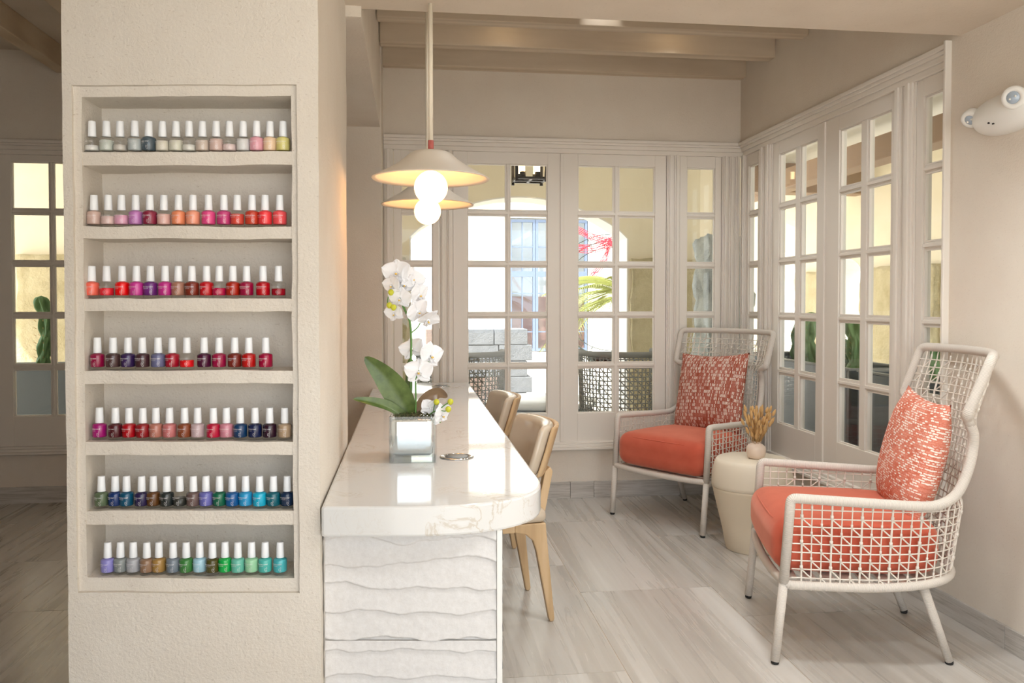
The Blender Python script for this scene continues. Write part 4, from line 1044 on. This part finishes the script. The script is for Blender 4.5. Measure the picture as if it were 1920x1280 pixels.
def ribbon(pts, wd, name):
    P = spline(pts, 7); mb = MB(); random.seed(len(name)+int(wd*1000))
    for k in range(5):
        o_ = (k/4-.5)*wd; mb.tube([p+Vector((0, o_*.7, o_*.7)) for p in P], .0045, 4, False)
    for i in range(len(P)*3):
        p = P[random.randrange(len(P))]; a_ = random.uniform(-.5, .5)*wd; b_ = random.uniform(-.5, .5)*wd; q = P[min(len(P)-1, random.randrange(len(P)))]
        j = P.index(p); q = P[min(len(P)-1, j+2)]
        mb.tube([p+Vector((0, a_*.7, a_*.7)), q+Vector((0, b_*.7, b_*.7))], .0035, 4, False)
    mb.build(name, 'bow_red', ww)
kn = (-.05, -.1, 2.28)
ribbon([kn, (-.3, -.12, 2.33), (-.62, -.14, 2.46), (-.60, -.14, 2.2), (-.3, -.12, 2.18), kn], .18, 'bow_loop')
ribbon([kn, (.2, -.12, 2.33), (.52, -.14, 2.46), (.50, -.14, 2.2), (.2, -.12, 2.18), kn], .18, 'bow_loop')
ribbon([kn, (-.15, -.13, 2.0), (-.38, -.15, 1.72)], .17, 'bow_tail'); ribbon([kn, (.1, -.13, 2.0), (.3, -.15, 1.72)], .17, 'bow_tail')
# palms
def palm(name, loc, h_, n_, L_, label, seed, mat='palm_green'):
    random.seed(seed); root = empty(name, loc, 0, label, 'palm')
    MB().tube([(0, 0, 0), (.02, 0, h_*.5), (0, 0, h_)], [.09, .07, .06], 10).build('trunk', 'palm_trunk', root)
    for i in range(n_):
        a = 2*PI*i/n_+random.uniform(-.2, .2); el = random.uniform(.1, 1.2); dr = Vector((math.cos(a), math.sin(a), 0))
        P = [Vector((0, 0, h_))+dr*(L_*u*math.cos(el*(1-u*.6)))+Vector((0, 0, L_*(u*math.sin(el)-.75*u*u))) for u in [k/12 for k in range(13)]]
        mb = MB(); mb.tube(P, [.010*(1-.8*k/12) for k in range(13)], 5)
        for k in range(1, 44):
            u = k/44*12; j = int(u); p = P[j].lerp(P[min(12, j+1)], u-j); tg = (P[min(12, j+1)]-P[j]).normalized() if j < 12 else (P[12]-P[11]).normalized()
            sd = tg.cross(Vector((0, 0, 1))).normalized(); ll = L_*.34*math.sin(PI*(k/44)*.85+.3)
            for s_ in (-1, 1):
                e = p+(sd*s_+tg*.7).normalized()*ll+Vector((0, 0, -.22*ll)); wv = tg*.0045
                mb.add([p-wv, p+wv, (p+e)/2+wv*1.5+Vector((0, 0, .01)), e], [(0, 1, 2, 3)])
        mb.build('frond', mat, root, recalc=False)
    return root
palm('palm', (2.82, 10.25, -.085), 1.42, 20, 1.2, 'feathery palm beyond the arch jamb', 3)
# planters and cacti right outside
random.seed(9)
for (x0, x1, y0, y1, z1, lab) in ((2.78, 3.25, 3.95, 4.75, .86, 'dark grey planter box outside the right door leaf'), (2.78, 3.25, 4.85, 6.6, .86, 'long dark grey planter box outside the corner windows'), (2.70, 3.2, 2.3, 3.85, .80, 'dark grey planter box outside the nearest sidelight'), (-3.25, -1.7, 6.55, 6.95, .80, 'dark grey planter box outside the side room door')):
    p_ = empty('planter_box', ((x0+x1)/2, (y0+y1)/2, -.085), 0, lab, 'planter', 'dark planter boxes')
    hx, hy, hz = (x1-x0)/2, (y1-y0)/2, z1+.085
    MB().box(-hx, hx, -hy, -hy+.03, 0, hz).box(-hx, hx, hy-.03, hy, 0, hz).box(-hx, -hx+.03, -hy+.03, hy-.03, 0, hz).box(hx-.03, hx, -hy+.03, hy-.03, 0, hz).build('shell', 'planter_grey', p_, bevel=.004)
    MB().box(-hx+.03, hx-.03, -hy+.03, hy-.03, 0, hz-.05).build('soil', 'soil', p_)
    MB().box(-hx-.006, hx+.006, -hy-.006, -hy+.035, hz, hz+.012).box(-hx-.006, hx+.006, hy-.035, hy+.006, hz, hz+.012).box(-hx-.006, -hx+.035, -hy+.035, hy-.035, hz, hz+.012).box(hx-.035, hx+.006, -hy+.035, hy-.035, hz, hz+.012).build('rim', 'concrete', p_)
def cactus(loc, h_, r_, label, seed):
    root = empty('cactus', loc, 0, label, 'cactus', 'columnar cacti in the planters')
    mb = MB()
    def fn(u, v):
        a = 2*PI*u; k = r_*(1+.30*math.cos(5*a+.6*math.sin(v*9+seed)))*(1+.22*math.sin(v*h_*38+seed+2*math.cos(5*a)))*(1 if v < .93 else max(.05, math.sqrt(max(0, 1-((v-.93)/.07)**2))))
        return Vector((k*math.cos(a)+.02*math.sin(v*5+seed), k*math.sin(a)+.015*math.cos(v*4+seed), v*h_))
    mb.grid(fn, 40, 40); mb.build('stem', 'cactus' if seed % 2 else 'cactus_light', root)
    mb = MB()
    for i in range(5):
        for k in range(9):
            a = 2*PI*i/5; z = h_*(k+1)/10.5; p = Vector((r_*1.25*math.cos(a), r_*1.25*math.sin(a), z)); mb.tube([p, p+Vector((math.cos(a)*.02, math.sin(a)*.02, .012))], .0016, 4)
    mb.build('spines', 'dried_stem', root)
for i, (x, y, z, h_, r_, lab) in enumerate(((3.0, 5.17, .80, .38, .044, 'tallest green cactus seen through the door leaf by the near armchair'), (3.03, 5.36, .80, .24, .036, 'shorter green cactus left of the tallest one'), (3.0, 5.78, .80, .42, .042, 'green cactus seen through the door leaf behind the drum table, right one'), (3.02, 6.0, .80, .38, .036, 'slim green cactus seen through the door leaf behind the drum table, left one'), (3.02, 4.38, .80, .25, .042, 'green cactus behind the rope back of the near armchair'), (-2.84, 6.75, .745, .60, .042, 'wavy dark cactus outside the side room door'))):
    cactus((x, y, z), h_, r_, lab, i)
# hanging lantern under the porch
ln = empty('hanging_lantern', (1.02, 6.9, 2.33), 0, 'dark iron hanging lantern with lit candle lamps outside the door', 'lantern')
W_ = .125
for sx in (-1, 1):
    for sy in (-1, 1):
        MB().box(sx*W_-.012, sx*W_+.012, sy*W_-.012, sy*W_+.012, -.02, .42).build('post', 'dark_iron', ln)
mb = MB()
for z in (0, .40): mb.box(-W_, W_, -W_-.01, -W_+.01, z, z+.02).box(-W_, W_, W_-.01, W_+.01, z, z+.02).box(-W_-.01, -W_+.01, -W_, W_, z, z+.02).box(W_-.01, W_+.01, -W_, W_, z, z+.02)
mb.box(-W_, W_, -.012, .012, 0, .015).box(-.012, .012, -W_, W_, 0, .015); mb.build('frame', 'dark_iron', ln)
for sx in (-1, 1):
    for sy in (-1, 1):
        cdl = MB().lathe([(0, .015), (.026, .015), (.026, .07), (0, .07)], 14, (sx*.065, sy*.065, 0)).build('candle_holder', 'dark_iron', ln)
        MB().lathe([(0, .07), (.019, .07), (.019, .22), (0, .23)], 14, (sx*.065, sy*.065, 0)).build('bulb', 'candle_light', cdl)
MB().tube([(0, 0, .41), (0, 0, .77)], .008, 8).build('chain', 'dark_iron', ln)
# hedges and shops glimpsed past the right arches
for (x, y, sx_, sy_, h_, lab) in ((9.5, 8.5, 1.0, 5.0, 1.5, 'clipped green hedge beyond the right arcade'), (10.0, 2.5, .9, 3.0, 1.3, 'green hedge beyond the nearest right arch')):
    mb = MB(); random.seed(int(x*10))
    for i in range(2600):
        p = Vector((random.uniform(-sx_/2, sx_/2), random.uniform(-sy_/2, sy_/2), random.uniform(0, h_))); d = Vector((random.gauss(0, 1), random.gauss(0, 1), random.gauss(0, 1))).normalized()*.09; e = d.orthogonal().normalized()*.035
        mb.add([p-d, p+e, p+d, p-e], [(0, 1, 2, 3)])
    o = mb.build('hedge', 'hedge', loc=(x, y, -.085), recalc=False); tag(o, lab, 'hedge')
